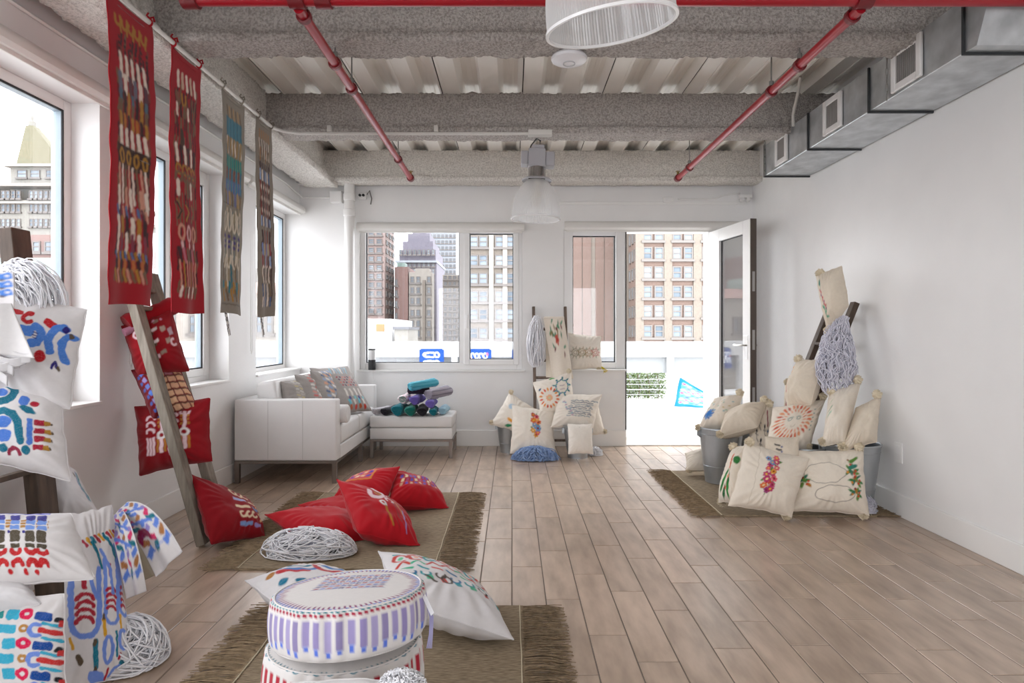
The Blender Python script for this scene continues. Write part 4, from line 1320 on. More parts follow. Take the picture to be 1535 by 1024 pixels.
def sheet(name, P, m, cols=None, th=.003, parent=None, **kw):
    """cloth surface given as a grid of points, with thickness"""
    P = np.asarray(P, float); a, b, _ = P.shape
    du = np.gradient(P, axis=0); dv = np.gradient(P, axis=1)
    n = np.cross(du, dv); n /= np.linalg.norm(n, axis=2)[..., None] + 1e-12
    V = np.concatenate([(P + n * th / 2).reshape(-1, 3), (P - n * th / 2).reshape(-1, 3)])
    Fc = np.concatenate([grid_faces(a, b, 0, True), grid_faces(a, b, a * b)])
    e = np.concatenate([np.arange(b - 1), np.arange(a - 1) * b + b - 1, a * b - 1 - np.arange(b - 1), (a - 1 - np.arange(a - 1)) * b]); e2 = np.roll(e, -1)
    Fc = np.concatenate([Fc, np.stack([e, e2, e2 + a * b, e + a * b], 1)])
    if cols is not None:
        cols = np.concatenate([cols[0], cols[1] if len(cols) > 1 else cols[0]])
    return mesh_obj(name, V, Fc, m, parent, True, cols, sharp=0, **kw)


def skein(label, path, rad, n, m, r=.0022, seed=0, wig=.012, K=26, flat=1.0, floor=None, tie=None, group=None, wander=0.0, name='yarn_skein', ragged=0.0):
    """bundle of yarn strands running along a path with a radius at each point"""
    path = np.array(path, float); rad = np.array(rad, float)
    s = np.linspace(0, 1, len(path)); t = np.linspace(0, 1, K)
    C = np.stack([np.interp(t, s, path[:, i]) for i in range(3)], 1); R_ = np.interp(t, s, rad)
    k_ = np.array([.25, .5, .25])
    for _ in range(2):
        C[1:-1] = .25 * C[:-2] + .5 * C[1:-1] + .25 * C[2:]; R_[1:-1] = .25 * R_[:-2] + .5 * R_[1:-1] + .25 * R_[2:]
    rs = np.random.RandomState(seed)
    tg = np.gradient(C, axis=0); tg /= np.linalg.norm(tg, axis=1)[:, None]
    ref = np.array([0.05, 1.0, .1]) if abs(tg[:, 1]).mean() < .7 else np.array([0, 0, 1.0])
    a = np.cross(tg, ref); a /= np.linalg.norm(a, axis=1)[:, None]; b = np.cross(tg, a)
    ph = rs.rand(n) * 2 * PI; q = .35 + .65 * np.sqrt(rs.rand(n))
    tw = rs.randn(n) * (1.2 + wander)
    A_ = ph[:, None] + tw[:, None] * t[None] + (wander * (vnoise(np.arange(n)[:, None] * 7.3 + 0 * t, t[None] * 9 + 0 * ph[:, None], seed) - .5) * 4 if wander else 0)
    ex, ey = q[:, None] * np.cos(A_) * R_, q[:, None] * np.sin(A_) * R_ * flat
    w1 = (vnoise(np.arange(n)[:, None] * 3.7 + 0 * t, t[None] * 12 + 0 * ph[:, None], seed + 5) - .5) * wig * 2
    w2 = (vnoise(np.arange(n)[:, None] * 5.1 + 0 * t, t[None] * 12 + 0 * ph[:, None], seed + 9) - .5) * wig * 2
    P = C[None] + (ex + w1)[..., None] * a + (ey + w2)[..., None] * b
    if floor is not None: P[..., 2] = np.maximum(P[..., 2], floor + r + .001 + .006 * rs.rand(n, K))
    if ragged:
        for i in range(n):
            te = t * (1 - ragged * rs.rand()); P[i] = np.stack([np.interp(te, t, P[i, :, q_]) for q_ in range(3)], 1)
    o = thing(name, label, 'yarn', (C[:, 0].mean(), C[:, 1].mean(), P[..., 2].min()), group)
    MB().strands(P, r, 4).build('strands', m, o, True, kind='stuff', sharp=0)
    if tie is not None:
        i = int(tie * (K - 1)); ph_ = np.linspace(0, 2 * PI, 17)
        MB().tube(C[i] + (np.cos(ph_)[:, None] * a[i] + np.sin(ph_)[:, None] * flat * b[i]) * (R_[i] + .004), .003, 6, False).build('tie', m, o, True)
    return o


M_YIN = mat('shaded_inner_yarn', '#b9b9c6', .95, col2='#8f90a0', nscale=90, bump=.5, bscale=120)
M_BLUEY = mat('denim_blue_yarn', '#7391c2', .9, col2='#a5bce0', nscale=40)


def pile(label, c, rx, ry, rz, n, m, floor, r=.0022, seed=0, K=30, curl=1.0, mop=False):
    """loose heap of yarn: loops wandering over a dome"""
    rs = np.random.RandomState(seed); t = np.linspace(0, 1, K)
    a0 = rs.rand(n, 1) * 2 * PI; b0 = np.arccos(rs.rand(n, 1))
    if mop:
        A_ = a0 + (vnoise(np.arange(n)[:, None] * 3.3 + 0 * t, t[None] * 6 + 0 * a0, seed) - .5) * .5
        B_ = .08 + 1.47 * t[None] + 0 * a0
    else:
        A_ = a0 + curl * ((vnoise(np.arange(n)[:, None] * 3.3 + 0 * t, t[None] * 11 + 0 * a0, seed) - .5) * 3.4)
        B_ = np.clip(b0 + curl * ((vnoise(np.arange(n)[:, None] * 5.3 + 0 * t, t[None] * 11 + 0 * a0, seed + 1) - .5) * 2.2), -1.55, 1.55)
    k = .74 + .32 * rs.rand(n, 1) + .12 * (vnoise(np.arange(n)[:, None] * 2.3 + 0 * t, t[None] * 9 + 0 * a0, seed + 2) - .5)
    P = np.stack([c[0] + rx * k * np.sin(B_) * np.cos(A_), c[1] + ry * k * np.sin(B_) * np.sin(A_), floor + .004 + rz * k * np.cos(B_)], -1)
    P[..., 2] = np.maximum(P[..., 2], floor + r + .001)
    o = thing('yarn_skein', label, 'yarn', (c[0], c[1], floor))
    MB().strands(P, r, 4).build('strands', m, o, True, kind='stuff', sharp=0)
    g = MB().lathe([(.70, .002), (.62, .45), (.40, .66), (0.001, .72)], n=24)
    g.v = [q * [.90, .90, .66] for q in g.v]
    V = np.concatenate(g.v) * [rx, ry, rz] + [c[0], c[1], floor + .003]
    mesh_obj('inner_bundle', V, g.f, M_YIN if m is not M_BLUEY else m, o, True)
    return o
# ------------------------------------------------------------------ red cushions (on the left ladder and on the rug)
RED, RED2 = '#b3121f', '#8d0f1a'
CRM = '#e6cfae'; PNKW = '#e9cdd3'; OCH = '#b0762f'; LAV = '#9d94cf'; OLV = '#5a4a38'; BLU = '#5b82d6'; TEAL = '#12758a'; CRIM = '#c22233'; WHT = '#e6e0df'
rg = random.Random(2)


def p_arches(a):                                   # pale arches, rings and ochre bars (third on the ladder)
    for i, x in enumerate((-.42, -.12, .18, .48)):
        if i % 2 == 0:
            for k_ in range(3): a.arc(x, .52 - k_ * .2, .11, .065, PNKW, 0, 180)
            for s in (-.09, 0, .09): a.rc(x + s, -.28, .035, .26, (OCH, PNKW, OCH)[int(s * 11) + 1])
        else:
            a.arc(x, .62, .11, .07, PNKW, 180, 360); a.rc(x, .38, .04, .26, PNKW)
            for z in (.5, .38, .26): a.rc(x - .08, z, .03, .04, OCH); a.rc(x + .08, z, .03, .04, OCH)
            a.arc(x, .0, .10, .07, WHT); a.rc(x, -.32, .05, .2, PNKW); a.rc(x - .1, -.3, .03, .2, OCH); a.rc(x + .1, -.3, .03, .2, OCH)
    a.arc(.2, -.55, .1, .06, PNKW, 180, 360)


def p_blobs(a):                                    # scattered pale dashes (top of the ladder)
    for x, y, w, h, c in ((-.1, .5, .16, .06, WHT), (.18, .5, .12, .05, WHT), (-.1, .36, .2, .05, OLV), (.05, .1, .2, .06, WHT), (-.05, 0, .22, .05, OLV), (.5, .45, .1, .09, '#a89a8c'),
                          (.62, .05, .1, .08, '#a89a8c'), (-.28, -.12, .1, .05, PNKW), (-.05, -.38, .2, .06, PNKW), (.3, -.28, .12, .06, '#8f8274'), (.75, .3, .08, .12, '#b9a9b4'), (.3, .75, .1, .06, '#8a7d70')):
        a.rc(x, y, w, h, c, .15)
    a.arc(.8, -.05, .1, .07, PNKW, 80, 300); a.arc(-.52, .5, .1, .08, PNKW, 0, 270)
    for i in range(5): a.el(-.7 + i * .3, .78, .05, .04, '#c7a0b8')


def p_patch(a):                                    # woven-looking peach patches
    for j in range(7):
        for i in range(4):
            a.rc(-.30 + i * .36 + .03 * j, .8 - j * .26, .165, .10, ('#e0b088', '#d8a98a', '#e3b995', '#a8707a')[(i + j) % 4 if j < 2 else (0, 2, 1, 3)[i] % 3])
    for j in range(8): a.ln([(-.6, .93 - j * .26), (.95, .9 - j * .26)], .035, OLV)
    for i in range(3): a.ln([(-.12 + i * .36, .9), (.05 + i * .36, -.95)], .03, '#5a2028')
    for j in range(7):
        a.rc(-.66 + .03 * j, .7 - j * .26, .10, .08, (BLU, LAV, '#6a82c8')[j % 3], .4)
        a.rc(-.85 + .03 * j, .62 - j * .26, .06, .06, '#4a68b8')


def p_floorred(a):                                 # print on the right half of the lowest one
    for j in range(6):
        y = .80 - j * .30
        if j in (1, 4):
            for i in range(3): a.arc(.18 + i * .22, y, .10, .075, CRM, 100, 330)
        else:
            a.rc(.28, y, .24, .055, (CRM, CRM, '#a9b4e0', CRM, CRM, '#7f9fd0')[j]); a.rc(.75, y - .03, .15, .055, ('#d8b090', '#c99a86', CRM, '#5f88b8', '#d9c38c', LAV)[j])
    for j in range(5): a.el(.92, .65 - j * .3, .05, .06, '#d6b58a')


def p_uring(a):                                    # big pale ring shapes on the front rug cushion
    a.arc(.20, .30, .19, .13, PNKW, 150, 400); a.arc(.42, .62, .20, .12, PNKW, 150, 400); a.arc(.26, .34, .08, .07, OCH, 180, 400)
    a.arc(.28, -.12, .08, .06, WHT); a.arc(.55, .10, .11, .07, PNKW, -60, 200)
    a.ln([(.33, -.22), (.46, -.72)], .07, OCH); a.ln([(.62, .0), (.75, -.6)], .04, '#8a2c30'); a.ln([(.75, .3), (.9, -.4)], .05, '#c98a5a')
    for i in range(5): a.el(.55 + i * .07, .45 - i * .1, .035, .035, OCH)
    a.ln([(.9, -.1), (.9, -.8)], .04, LAV)


def p_orange(a):                                   # orange edged panel with purple figures
    a.rc(-.25, .45, .62, .38, '#d28a2c', 0, .02); a.rc(-.25, .45, .56, .32, '#c9505a', 0, .02)
    for i in range(5):
        a.rc(-.68 + i * .22, .60, .07, .09, ('#5b3da8', '#e0b08a')[i % 2]); a.rc(-.68 + i * .22, .32, .08, .08, ('#e0b08a', '#5b3da8', CRM)[i % 3])


def p_purple(a):                                   # purple and cream dashes
    for i in range(9):
        x = -.6 + i * .16
        a.rc(x, .62, .05, .12, ('#5b4db0', CRM, '#7a4fae')[i % 3]); a.rc(x + .04, .36, .05, .09, (CRM, '#b0507a', '#5b4db0')[i % 3]); a.rc(x, .12, .04, .08, ('#d8a98a', '#5b4db0')[i % 2])


def p_faint(a):
    for i in range(8): a.rc(-.1 + i * .13, .75, .045, .06, ('#7a3a6a', '#5a4a98', '#3e3a66')[i % 3])


RG = 'red cushions'
cushion('cushion', 'red cushion with scattered pale dashes, topmost on the grey ladder', 'cushion',
        [(184, 490, 3.47), (257, 464, 3.60), (283, 555, 3.58), (208, 572, 3.50)], .10, RED2, p_blobs, 80, RG, seed=1)
cushion('cushion', 'red cushion with peach patchwork squares, second on the grey ladder', 'cushion',
        [(199, 556, 3.50), (264, 540, 3.62), (299, 616, 3.58), (230, 632, 3.50)], .105, '#7d1520', p_patch, 80, RG, seed=2)
cushion('cushion', 'red cushion with pale arches and rings, third on the grey ladder', 'cushion',
        [(204, 611, 3.56), (314, 598, 3.60), (317, 690, 3.52), (211, 712, 3.50)], .10, RED2, p_arches, 100, RG, seed=3)
cushion('cushion', 'red cushion standing on the floor against the grey ladder foot', 'cushion',
        [(287, 712, 3.46), (372, 752, 3.82), (397, 803, 3.56), (318, 815, 3.30)], .085, RED2, sh(p_floorred, -.2, 0), 90, RG, floor=.0, seed=4)
cushion('cushion', 'flat red cushion under the right cushion at the rug back', 'cushion',
        [(618, 748, 4.40), (664, 764, 4.12), (602, 768, 4.05), (556, 752, 4.25)], .055, RED, None, 40, RG, floor=RT, seed=5)
cushion('cushion', 'red cushion with orange edged panel, leaning at the rug back', 'cushion',
        [(533, 714, 4.36), (599, 700, 4.18), (578, 752, 3.95), (497, 752, 4.06)], .085, RED, sh(p_orange, 0, -.25), 70, RG, floor=RT, seed=6)
cushion('cushion', 'red cushion with purple dashes, rightmost on the far rug', 'cushion',
        [(592, 705, 4.22), (650, 728, 4.45), (672, 763, 4.12), (582, 757, 3.95)], .095, RED, sh(p_purple, -.15, -.3), 70, RG, floor=RT, seed=7)
cushion('cushion', 'small flat red cushion lying behind the two front ones on the rug', 'cushion',
        [(449, 757, 3.98), (532, 745, 4.20), (590, 770, 3.92), (498, 788, 3.72)], .07, RED, None, 50, RG, floor=RT, seed=8)
cushion('cushion', 'plain red cushion lying flat behind the white yarn heap', 'cushion',
        [(400, 772, 3.68), (512, 763, 3.92), (572, 806, 3.52), (470, 822, 3.36)], .095, RED, p_faint, 70, RG, floor=RT, seed=9)
cushion('cushion', 'red cushion with pale ring shapes, frontmost on the far rug', 'cushion',
        [(507, 720, 3.72), (603, 762, 3.78), (628, 821, 3.40), (538, 798, 3.33)], .10, RED, sh(p_uring, -.42, -.05), 100, RG, floor=RT, seed=10, pinch=.04)
# rolled red runner lying on the top rung
ro = thing('rolled_runner', 'rolled red textile lying above the topmost ladder cushion', 'textile', (-2.1, 3.6, 1.28))
A0, A1 = W(190, 486, 3.46), W(264, 458, 3.66)
MB().tube([A0 + (A1 - A0) * f + np.array([0, 0, .006 * math.sin(9 * f)]) for f in np.linspace(0, 1, 12)], .05 + .004 * np.sin(np.arange(12) * 2.1), 22).build('roll', cloth_plain('#9c1220'), ro, True)
MB().tube([A0 + (A1 - A0) * f + np.array([.01, -.03, -.045]) for f in np.linspace(-.02, .55, 12)], .022, 10).build('pom_trim', cloth_plain('#b98098'), ro, True)
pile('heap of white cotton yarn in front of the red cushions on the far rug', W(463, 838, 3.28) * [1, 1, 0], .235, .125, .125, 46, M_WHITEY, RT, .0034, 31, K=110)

# ------------------------------------------------------------------ nearest ladder: white painted cushions
WC = '#dcd8d8'


def p_f1(a):
    B, R, N_ = '#4a7fd0', '#b8141f', '#2b2170'
    a.ln([(25, 468), (45, 474)], 8, R); a.arc(57, 482, 7, 7, R, 60, 300); a.ln([(83, 487), (92, 494)], 11, R); a.el(75, 540, 8, 9, R); a.el(48, 520, 6, 5, R)
    a.el(34, 490, 8, 15, B, -.35); a.rc(55, 502, 12, 8, B, .15); a.arc(64, 508, 13, 12, B, -75, 95); a.ln([(66, 504), (72, 506)], 1.6, N_); a.ln([(66, 508), (71, 510)], 1.6, N_); a.ln([(66, 512), (70, 514)], 1.6, N_)
    a.arc(101, 522, 14, 12, B, 160, 300, 26); a.arc(114, 530, 11, 10, B, 130, 290, 20); a.el(109, 500, 4, 6, N_); a.el(115, 509, 3, 4, OLV); a.ln([(90, 556), (94, 548), (98, 556)], 4, N_); a.el(99, 557, 2, 4, OLV)


def p_f2(a):
    T, B, R, N_, G = '#0f6c85', '#4a78cc', '#a81730', '#2b2170', '#a87b2a'
    a.arc(14, 594, 20, 12, T, 0, 360, 15); a.el(16, 594, 9, 6, B, .3); a.el(49, 607, 7, 8, B); a.el(63, 612, 6, 4, R); a.el(55, 621, 13, 5, T, .45)
    a.ln([(3, 668), (5, 640), (12, 628), (24, 623), (36, 628), (44, 640), (48, 668)], 11, T); a.el(25, 640, 11, 8.5, B); a.el(25, 660, 11, 9.5, B); a.ln([(60, 637), (60, 670)], 7, B)
    for j in range(4):
        y = 640 + j * 12; a.rc(72, y, 7, 4, '#a81d38'); a.rc(82, y + 1, 4, 3.5, G); a.el(87, y + 2, 1.5, 2, OLV)
    a.el(4, 676, 7, 7, R); a.el(21, 678, 8, 6, T, -.5); a.arc(37, 686, 8, 6, '#8a1a3a', 180, 360); a.el(55, 681, 6, 7, T, .2)
    a.el(-20, 640, 14, 20, B); a.el(-20, 600, 14, 12, T)


def p_f4(a):
    N_, B, R, G, L = '#2e2a86', '#6d92d8', '#c02026', '#b07f3a', '#8a8ad8'
    for i in range(-4, 4):
        x = 4 + 22.5 * i
        if x > 66: x = 66
        a.rc(x + 10, 774, 13, 4.5, L); a.el(x + 12, 774, 4, 2, N_)
        a.rc(x, 788, 7.5, 6.5, N_); 
        for j in range(3): a.rc(x + 13, 795 + j * 5.5, 3.6, 2, G)
        a.rc(x + 1, 798, 7, 4, B); a.rc(x + 1, 808, 7, 4, B); a.el(x + 14, 815, 2.6, 2.6, N_)
        a.rc(x + 1, 822, 7.5, 9, '#4f4636'); a.rc(x + 1, 836, 7, 3, '#4f4636'); a.arc(x + 2, 842, 6.5, 6.5, R, 0, 180, 4); a.arc(x + 3, 860, 6.5, 7, R, 180, 360, 5); a.el(x - 9, 868, 3.5, 3, R)
    a.put(77 - a.u, WC)
    a.put(772.5 - (a.v * -1 + 772.5 * 2) , WC, 0)


def p_f7(a):
    B, R, T, Y = '#6f8edb', '#aa1f33', '#13758c', '#d9a125'
    # top fan of short strokes
    for i, c in enumerate(('#b03048', Y, T, R, Y, T, R, Y, R)):
        a.ln([(119 + i * 6.2, 823 - i * 2.4), (126 + i * 6.2, 832 - i * 2.6)], 4.6, c)
    a.ln([(133, 826), (143, 850), (148, 868)], 5, T); a.ln([(152, 815), (165, 832), (171, 855)], 5, T)
    for x0, x1, yb, r in ((103, 142, 946, 19), (152, 172, 936, 11), (177, 191, 924, 7)):
        xm = (x0 + x1) / 2
        a.ln([(x0, 880 if x0 < 120 else 850), (x0, yb)], 8 if x0 < 120 else 5.5, B); a.ln([(x1, 870 - (x1 - 140) * .6), (x1, yb)], 8 if x0 < 120 else 5.5, B)
        a.arc(xm, yb, r, 8 if x0 < 120 else 5.5, B, 0, 180, r * 1.2)
        a.ln([(xm - 3, 880 - (xm - 120) * .45), (xm - 2, 900 - (xm - 120) * .5)], 7 if x0 < 120 else 4.5, R)
        for j in range(4):
            a.arc(xm - 1, 917 + j * (11 if x0 < 120 else 9) - (xm - 120) * .35, r * .62, 6 if x0 < 120 else 4.6, R, 185, 355, r * .42)
    a.ln([(128, 872), (133, 900), (140, 916)], 6, B); a.ln([(146, 838), (160, 868), (164, 905)], 5, B); a.ln([(168, 828), (178, 860), (184, 895)], 4, B)
    a.ln([(149, 945), (152, 966)], 5.5, Y); a.el(149, 941, 2.5, 5, OLV); a.ln([(176, 934), (178, 952)], 4, Y); a.ln([(102, 968), (106, 984)], 4, Y)
    a.ln([(137, 975), (139, 1008)], 8, T); a.el(136, 977, 3, 6, OLV); a.el(139, 1013, 3, 6, OLV); a.ln([(113, 995), (117, 1003)], 8, OLV)
    a.arc(157, 985, 7, 6, B, 0, 360, 17); a.arc(181, 968, 6, 5, B, 0, 360, 13); a.ln([(170, 960), (171, 992)], 4, T); a.ln([(189, 955), (190, 985)], 3, T)
    a.el(141, 1022, 13, 9, B); a.ln([(154, 1020), (158, 1010)], 4, R); a.ln([(174, 996), (178, 988)], 4, R); a.el(180, 1000, 6, 4, T, -.6); a.ln([(160, 1018), (176, 1004)], 4, B)


def p_f6(a):
    A_, R, P_, N_, G, O = '#35a9c9', '#c93232', '#d8124e', '#164a98', '#0f8a8a', '#b58240'
    for j in range(4):
        y = 922 + j * 44
        a.rc(8, y + 22, 30, 7, A_); a.rc(-40, y + 22, 16, 8, R); a.rc(8, y, 8, 6, G); a.rc(30, y, 10, 8, A_); a.el(50, y, 10, 9, P_); a.el(50, y, 3.4, 3, WC)
        a.rc(74, y + 4, 12, 6.5, N_, .12); a.el(93, y + 10, 5, 4, '#1d1d22'); a.el(49, y + 22, 7, 6.5, O); a.el(49, y + 22, 2.5, 2, WC)
        a.arc(66, y + 24, 9, 6, '#6f8edb', 60, 300); a.ln([(72, y + 24), (95, y + 30)], 8, R); a.ln([(75, y + 14), (95, y + 20)], 5, A_); a.ln([(75, y + 36), (95, y + 42)], 5, A_); a.rc(97, y + 16, 4, 5, R)


cushion('cushion', 'white cushion with big blue curves and red dots, highest on the nearest ladder', 'cushion',
        [(-62, 425, 2.42), (131, 464, 2.46), (106, 614, 2.38), (-62, 580, 2.34)], .08, WC, p_f1, 170, 'white painted cushions', pxart=True, seed=12, pinch=.03, ext=.0)
cushion('cushion', 'white cushion with teal arch and blue ovals, below the highest on the nearest ladder', 'cushion',
        [(-75, 545, 2.36), (92, 585, 2.40), (107, 722, 2.30), (-75, 680, 2.26)], .08, WC, p_f2, 170, 'white painted cushions', pxart=True, seed=13, pinch=.03, ext=.0)
cushion('cushion', 'white cushion with teal edge stripe, wedged behind the dark ladder rail by the wall', 'cushion',
        [(62, 672, 2.86), (112, 705, 2.92), (147, 768, 2.80), (60, 792, 2.72)], .06, '#d3d0d1',
        lambda a: (a.ln([(.97, .75), (.80, .2), (.97, -.5)], .07, '#1f8a90'), a.ln([(.88, .75), (.72, .2), (.9, -.5)], .035, '#2a62a0'), a.el(.7, .5, .04, .09, OLV)), 60, 'white painted cushions', seed=14)
cushion('cushion', 'tall white cushion with blue loops and red crescents, standing at the nearest ladder foot', 'cushion',
        [(98, 772, 2.28), (168, 757, 2.40), (201, 1006, 2.14), (96, 1044, 2.00)], .065, WC, p_f7, 190, 'white painted cushions', pxart=True, seed=15, pinch=.02, floor=0, ext=0)
cushion('cushion', 'white cushion with navy squares and red crescents, lying across the lower ladder rung', 'cushion',
        [(-80, 772, 2.02), (108, 770, 2.12), (143, 868, 1.98), (-70, 884, 1.86)], .062, WC, p_f4, 180, 'white painted cushions', pxart=True, seed=16, pinch=.02, ext=0)
cushion('cushion', 'white cushion with aqua, pink and red dots, bottom left corner of the photo', 'cushion',
        [(-80, 912, 1.86), (97, 890, 1.92), (99, 1060, 1.80), (-80, 1075, 1.76)], .06, WC, p_f6, 170, 'white painted cushions', pxart=True, seed=17, pinch=.01, ext=0)
cushion('cushion', 'plain white cushion squeezed between the navy and the aqua printed cushions', 'cushion',
        [(-60, 868, 1.92), (40, 872, 1.96), (60, 905, 1.88), (-60, 935, 1.82)], .05, '#d9d7d9', None, 50, 'white painted cushions', seed=18)

# folded white throws hanging in front of the highest cushion
ft = thing('folded_throw', 'folded white throw with blue print hanging at the left photo edge', 'textile', W(-10, 560, 2.2))


def hang(x0, x1, y0, y1, Y0_, Y1_, nx=40, ny=40, amp=.012, fr=3.0, ph=0, skew=0.0):
    """hanging cloth grid between pixel columns x0..x1 and rows y0..y1 (corner depths Y0 top, Y1 bottom)"""
    P = np.zeros((ny, nx, 3))
    for j, b in enumerate(np.linspace(0, 1, ny)):
        for i, a in enumerate(np.linspace(0, 1, nx)):
            p = W(x0 + (x1 - x0) * a + skew * b, y0 + (y1 - y0) * b, Y0_ + (Y1_ - Y0_) * b)
            p[1] += amp * math.sin(fr * 2 * PI * a + ph + b * 1.3) * (.35 + .65 * b)
            P[j, i] = p
    return P


def grid_uv(ny, nx):
    V, U = np.meshgrid(np.linspace(1, -1, ny), np.linspace(-1, 1, nx), indexing='ij')
    return U.ravel(), V.ravel()


def painted_sheet(name, P, base, paint, parent=None, back=None, soft=1.5, **kw):
    ny, nx, _ = P.shape
    U, V = grid_uv(ny, nx)
    a = Art(U, V, base, soft * 2 / max(nx, ny))
    if paint: paint(a)
    return sheet(name, P, M_CLOTH, (a.c, np.tile(lin(back or base), (len(U), 1))), parent=parent, **kw)


def fold_curve(px, py, Y, N_, R_=.012):
    return None


def p_fold(a):
    for y in (.75, .3, -.15):
        a.rc(.72, y, .22, .18, '#4a7fd0', .3); a.el(.78, y + .02, .08, .06, WC); a.el(.6, y - .2, .1, .05, OLV)


t_ = hang(-70, 21, 408, 462, 2.26, 2.22, 40, 30, .006, 1.2)
painted_sheet('printed_fold', t_, WC, p_fold, ft)
P = np.zeros((26, 40, 3))
for j, b in enumerate(np.linspace(0, 1, 26)):
    for i, a_ in enumerate(np.linspace(0, 1, 40)):
        xr = 18 + 34 * b ** 1.1
        P[j, i] = W(-70 + (xr + 70) * a_, 455 + 68 * b + 14 * a_ * b, 2.21 + .012 * math.sin(7 * a_ + 2 * b) - .02 * b)
painted_sheet('outer_fold', P, '#e0dddd', None, ft)
for k_ in range(5):
    P = np.zeros((8, 40, 3))
    for j, b in enumerate(np.linspace(0, 1, 8)):
        for i, a_ in enumerate(np.linspace(0, 1, 40)):
            P[j, i] = W(-70 + (118 - 9 * k_) * a_, 516 + k_ * 9 + 14 * b + 6 * math.sin(a_ * 9 + k_) * a_ + 10 * a_, 2.20 + .006 * k_ + .02 * b)
    painted_sheet('inner_fold', P, '#d5d2d3', None, ft)

# printed runner folded over the cushion and hanging to the right
rn = thing('table_runner', 'printed white table runner hanging in two folds over the tall arch cushion', 'textile', W(215, 890, 2.36))


def p_run(a):
    B, T, K_, V_, M_ = '#5f83d6', '#0f6f80', '#cf2060', '#8d80c0', '#8a1548'
    cs = (B, T, K_, V_, B, '#a87040')
    for j in range(9):
        for i in range(3):
            y, x = .90 - j * .19, -.66 + i * .66
            if y < -.62: continue
            q = (i * 3 + j * 5) % 6
            if (i + j) % 3 == 0: a.el(x, y, .23, .085, cs[q], .3)
            else: a.rc(x, y, .24, .07, cs[q], (.25, -.2)[j % 2])
    a.ln([(-.9, .8), (.6, .35)], .10, B); a.ln([(-.9, .2), (.5, -.1)], .11, B)
    a.ln([(-1, -.64), (1, -.64)], .02, B)


def p_run2(a):
    p_run(a); a.arc(-.5, -.42, .42, .22, '#8a1548', 20, 150, .22)


def drape(P0, P1, P2, w0, w2, ny=64, nx=40, amp=.01, fr=1.5, ph=0):
    """strip of cloth: centre line bends through three points; w vectors give half width at both ends"""
    P = np.zeros((ny, nx, 3)); P0, P1, P2, w0, w2 = (np.array(q, float) for q in (P0, P1, P2, w0, w2))
    for j, t in enumerate(np.linspace(0, 1, ny)):
        c = P0 * (1 - t) ** 2 + 2 * P1 * t * (1 - t) + P2 * t * t
        w = w0 * (1 - t) + w2 * t
        for i, a in enumerate(np.linspace(-1, 1, nx)):
            P[j, i] = c + w * a + np.array([0, -1, .2]) * amp * math.sin(fr * PI * a + ph) * (.3 + .7 * t)
    return P


a0, a1, a2 = W(172, 772, 2.46), W(190, 800, 2.22), W(205, 892, 2.26)
painted_sheet('front_fold', drape(a0, a1, a2, W(14, 0, 2.4) - W(0, 6, 2.4), W(13, 0, 2.3) - W(0, 5, 2.3), amp=.008), WC, p_run, rn, soft=1.2)
a0, a1, a2 = W(178, 766, 2.52), W(212, 760, 2.38), W(254, 846, 2.34)
painted_sheet('back_fold', drape(a0, a1, a2, W(14, 0, 2.4) - W(0, 14, 2.4), W(19, 0, 2.3) - W(0, 19, 2.3), amp=.01, ph=1), WC, p_run2, rn, soft=1.2)
a0, a1, a2 = W(190, 800, 2.56), W(214, 815, 2.50), W(232, 862, 2.46)
painted_sheet('lining_fold', drape(a0, a1, a2, W(14, 0, 2.4) - W(0, 8, 2.4), W(16, 0, 2.3) - W(0, 9, 2.3), amp=.01), '#a59a86', None, rn)

skein('white cotton yarn hank hanging over the nearest ladder top', [W(14, 418, 2.56), W(24, 412, 2.5), W(44, 424, 2.47), W(58, 448, 2.46), W(62, 505, 2.47)], [.045, .065, .10, .12, .10], 150, M_WHITEY, .0032, 41, .012, 24, flat=.55)
lp = np.linspace(0, PI, 9)
hk = MB().tube([W(18 + 5 * math.cos(a) + 3, 408 - 20 * math.sin(a), 2.47) for a in lp], .0045, 8).build('hanging_loop', M_WHITEY, None, True, label='white cord loop sticking up from the yarn hank on the nearest ladder', cat='cord')
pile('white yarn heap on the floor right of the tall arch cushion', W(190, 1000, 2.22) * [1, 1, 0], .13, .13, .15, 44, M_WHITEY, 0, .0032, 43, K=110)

# ------------------------------------------------------------------ round poufs and cushions on the nearest rug
PO = '#dedad8'


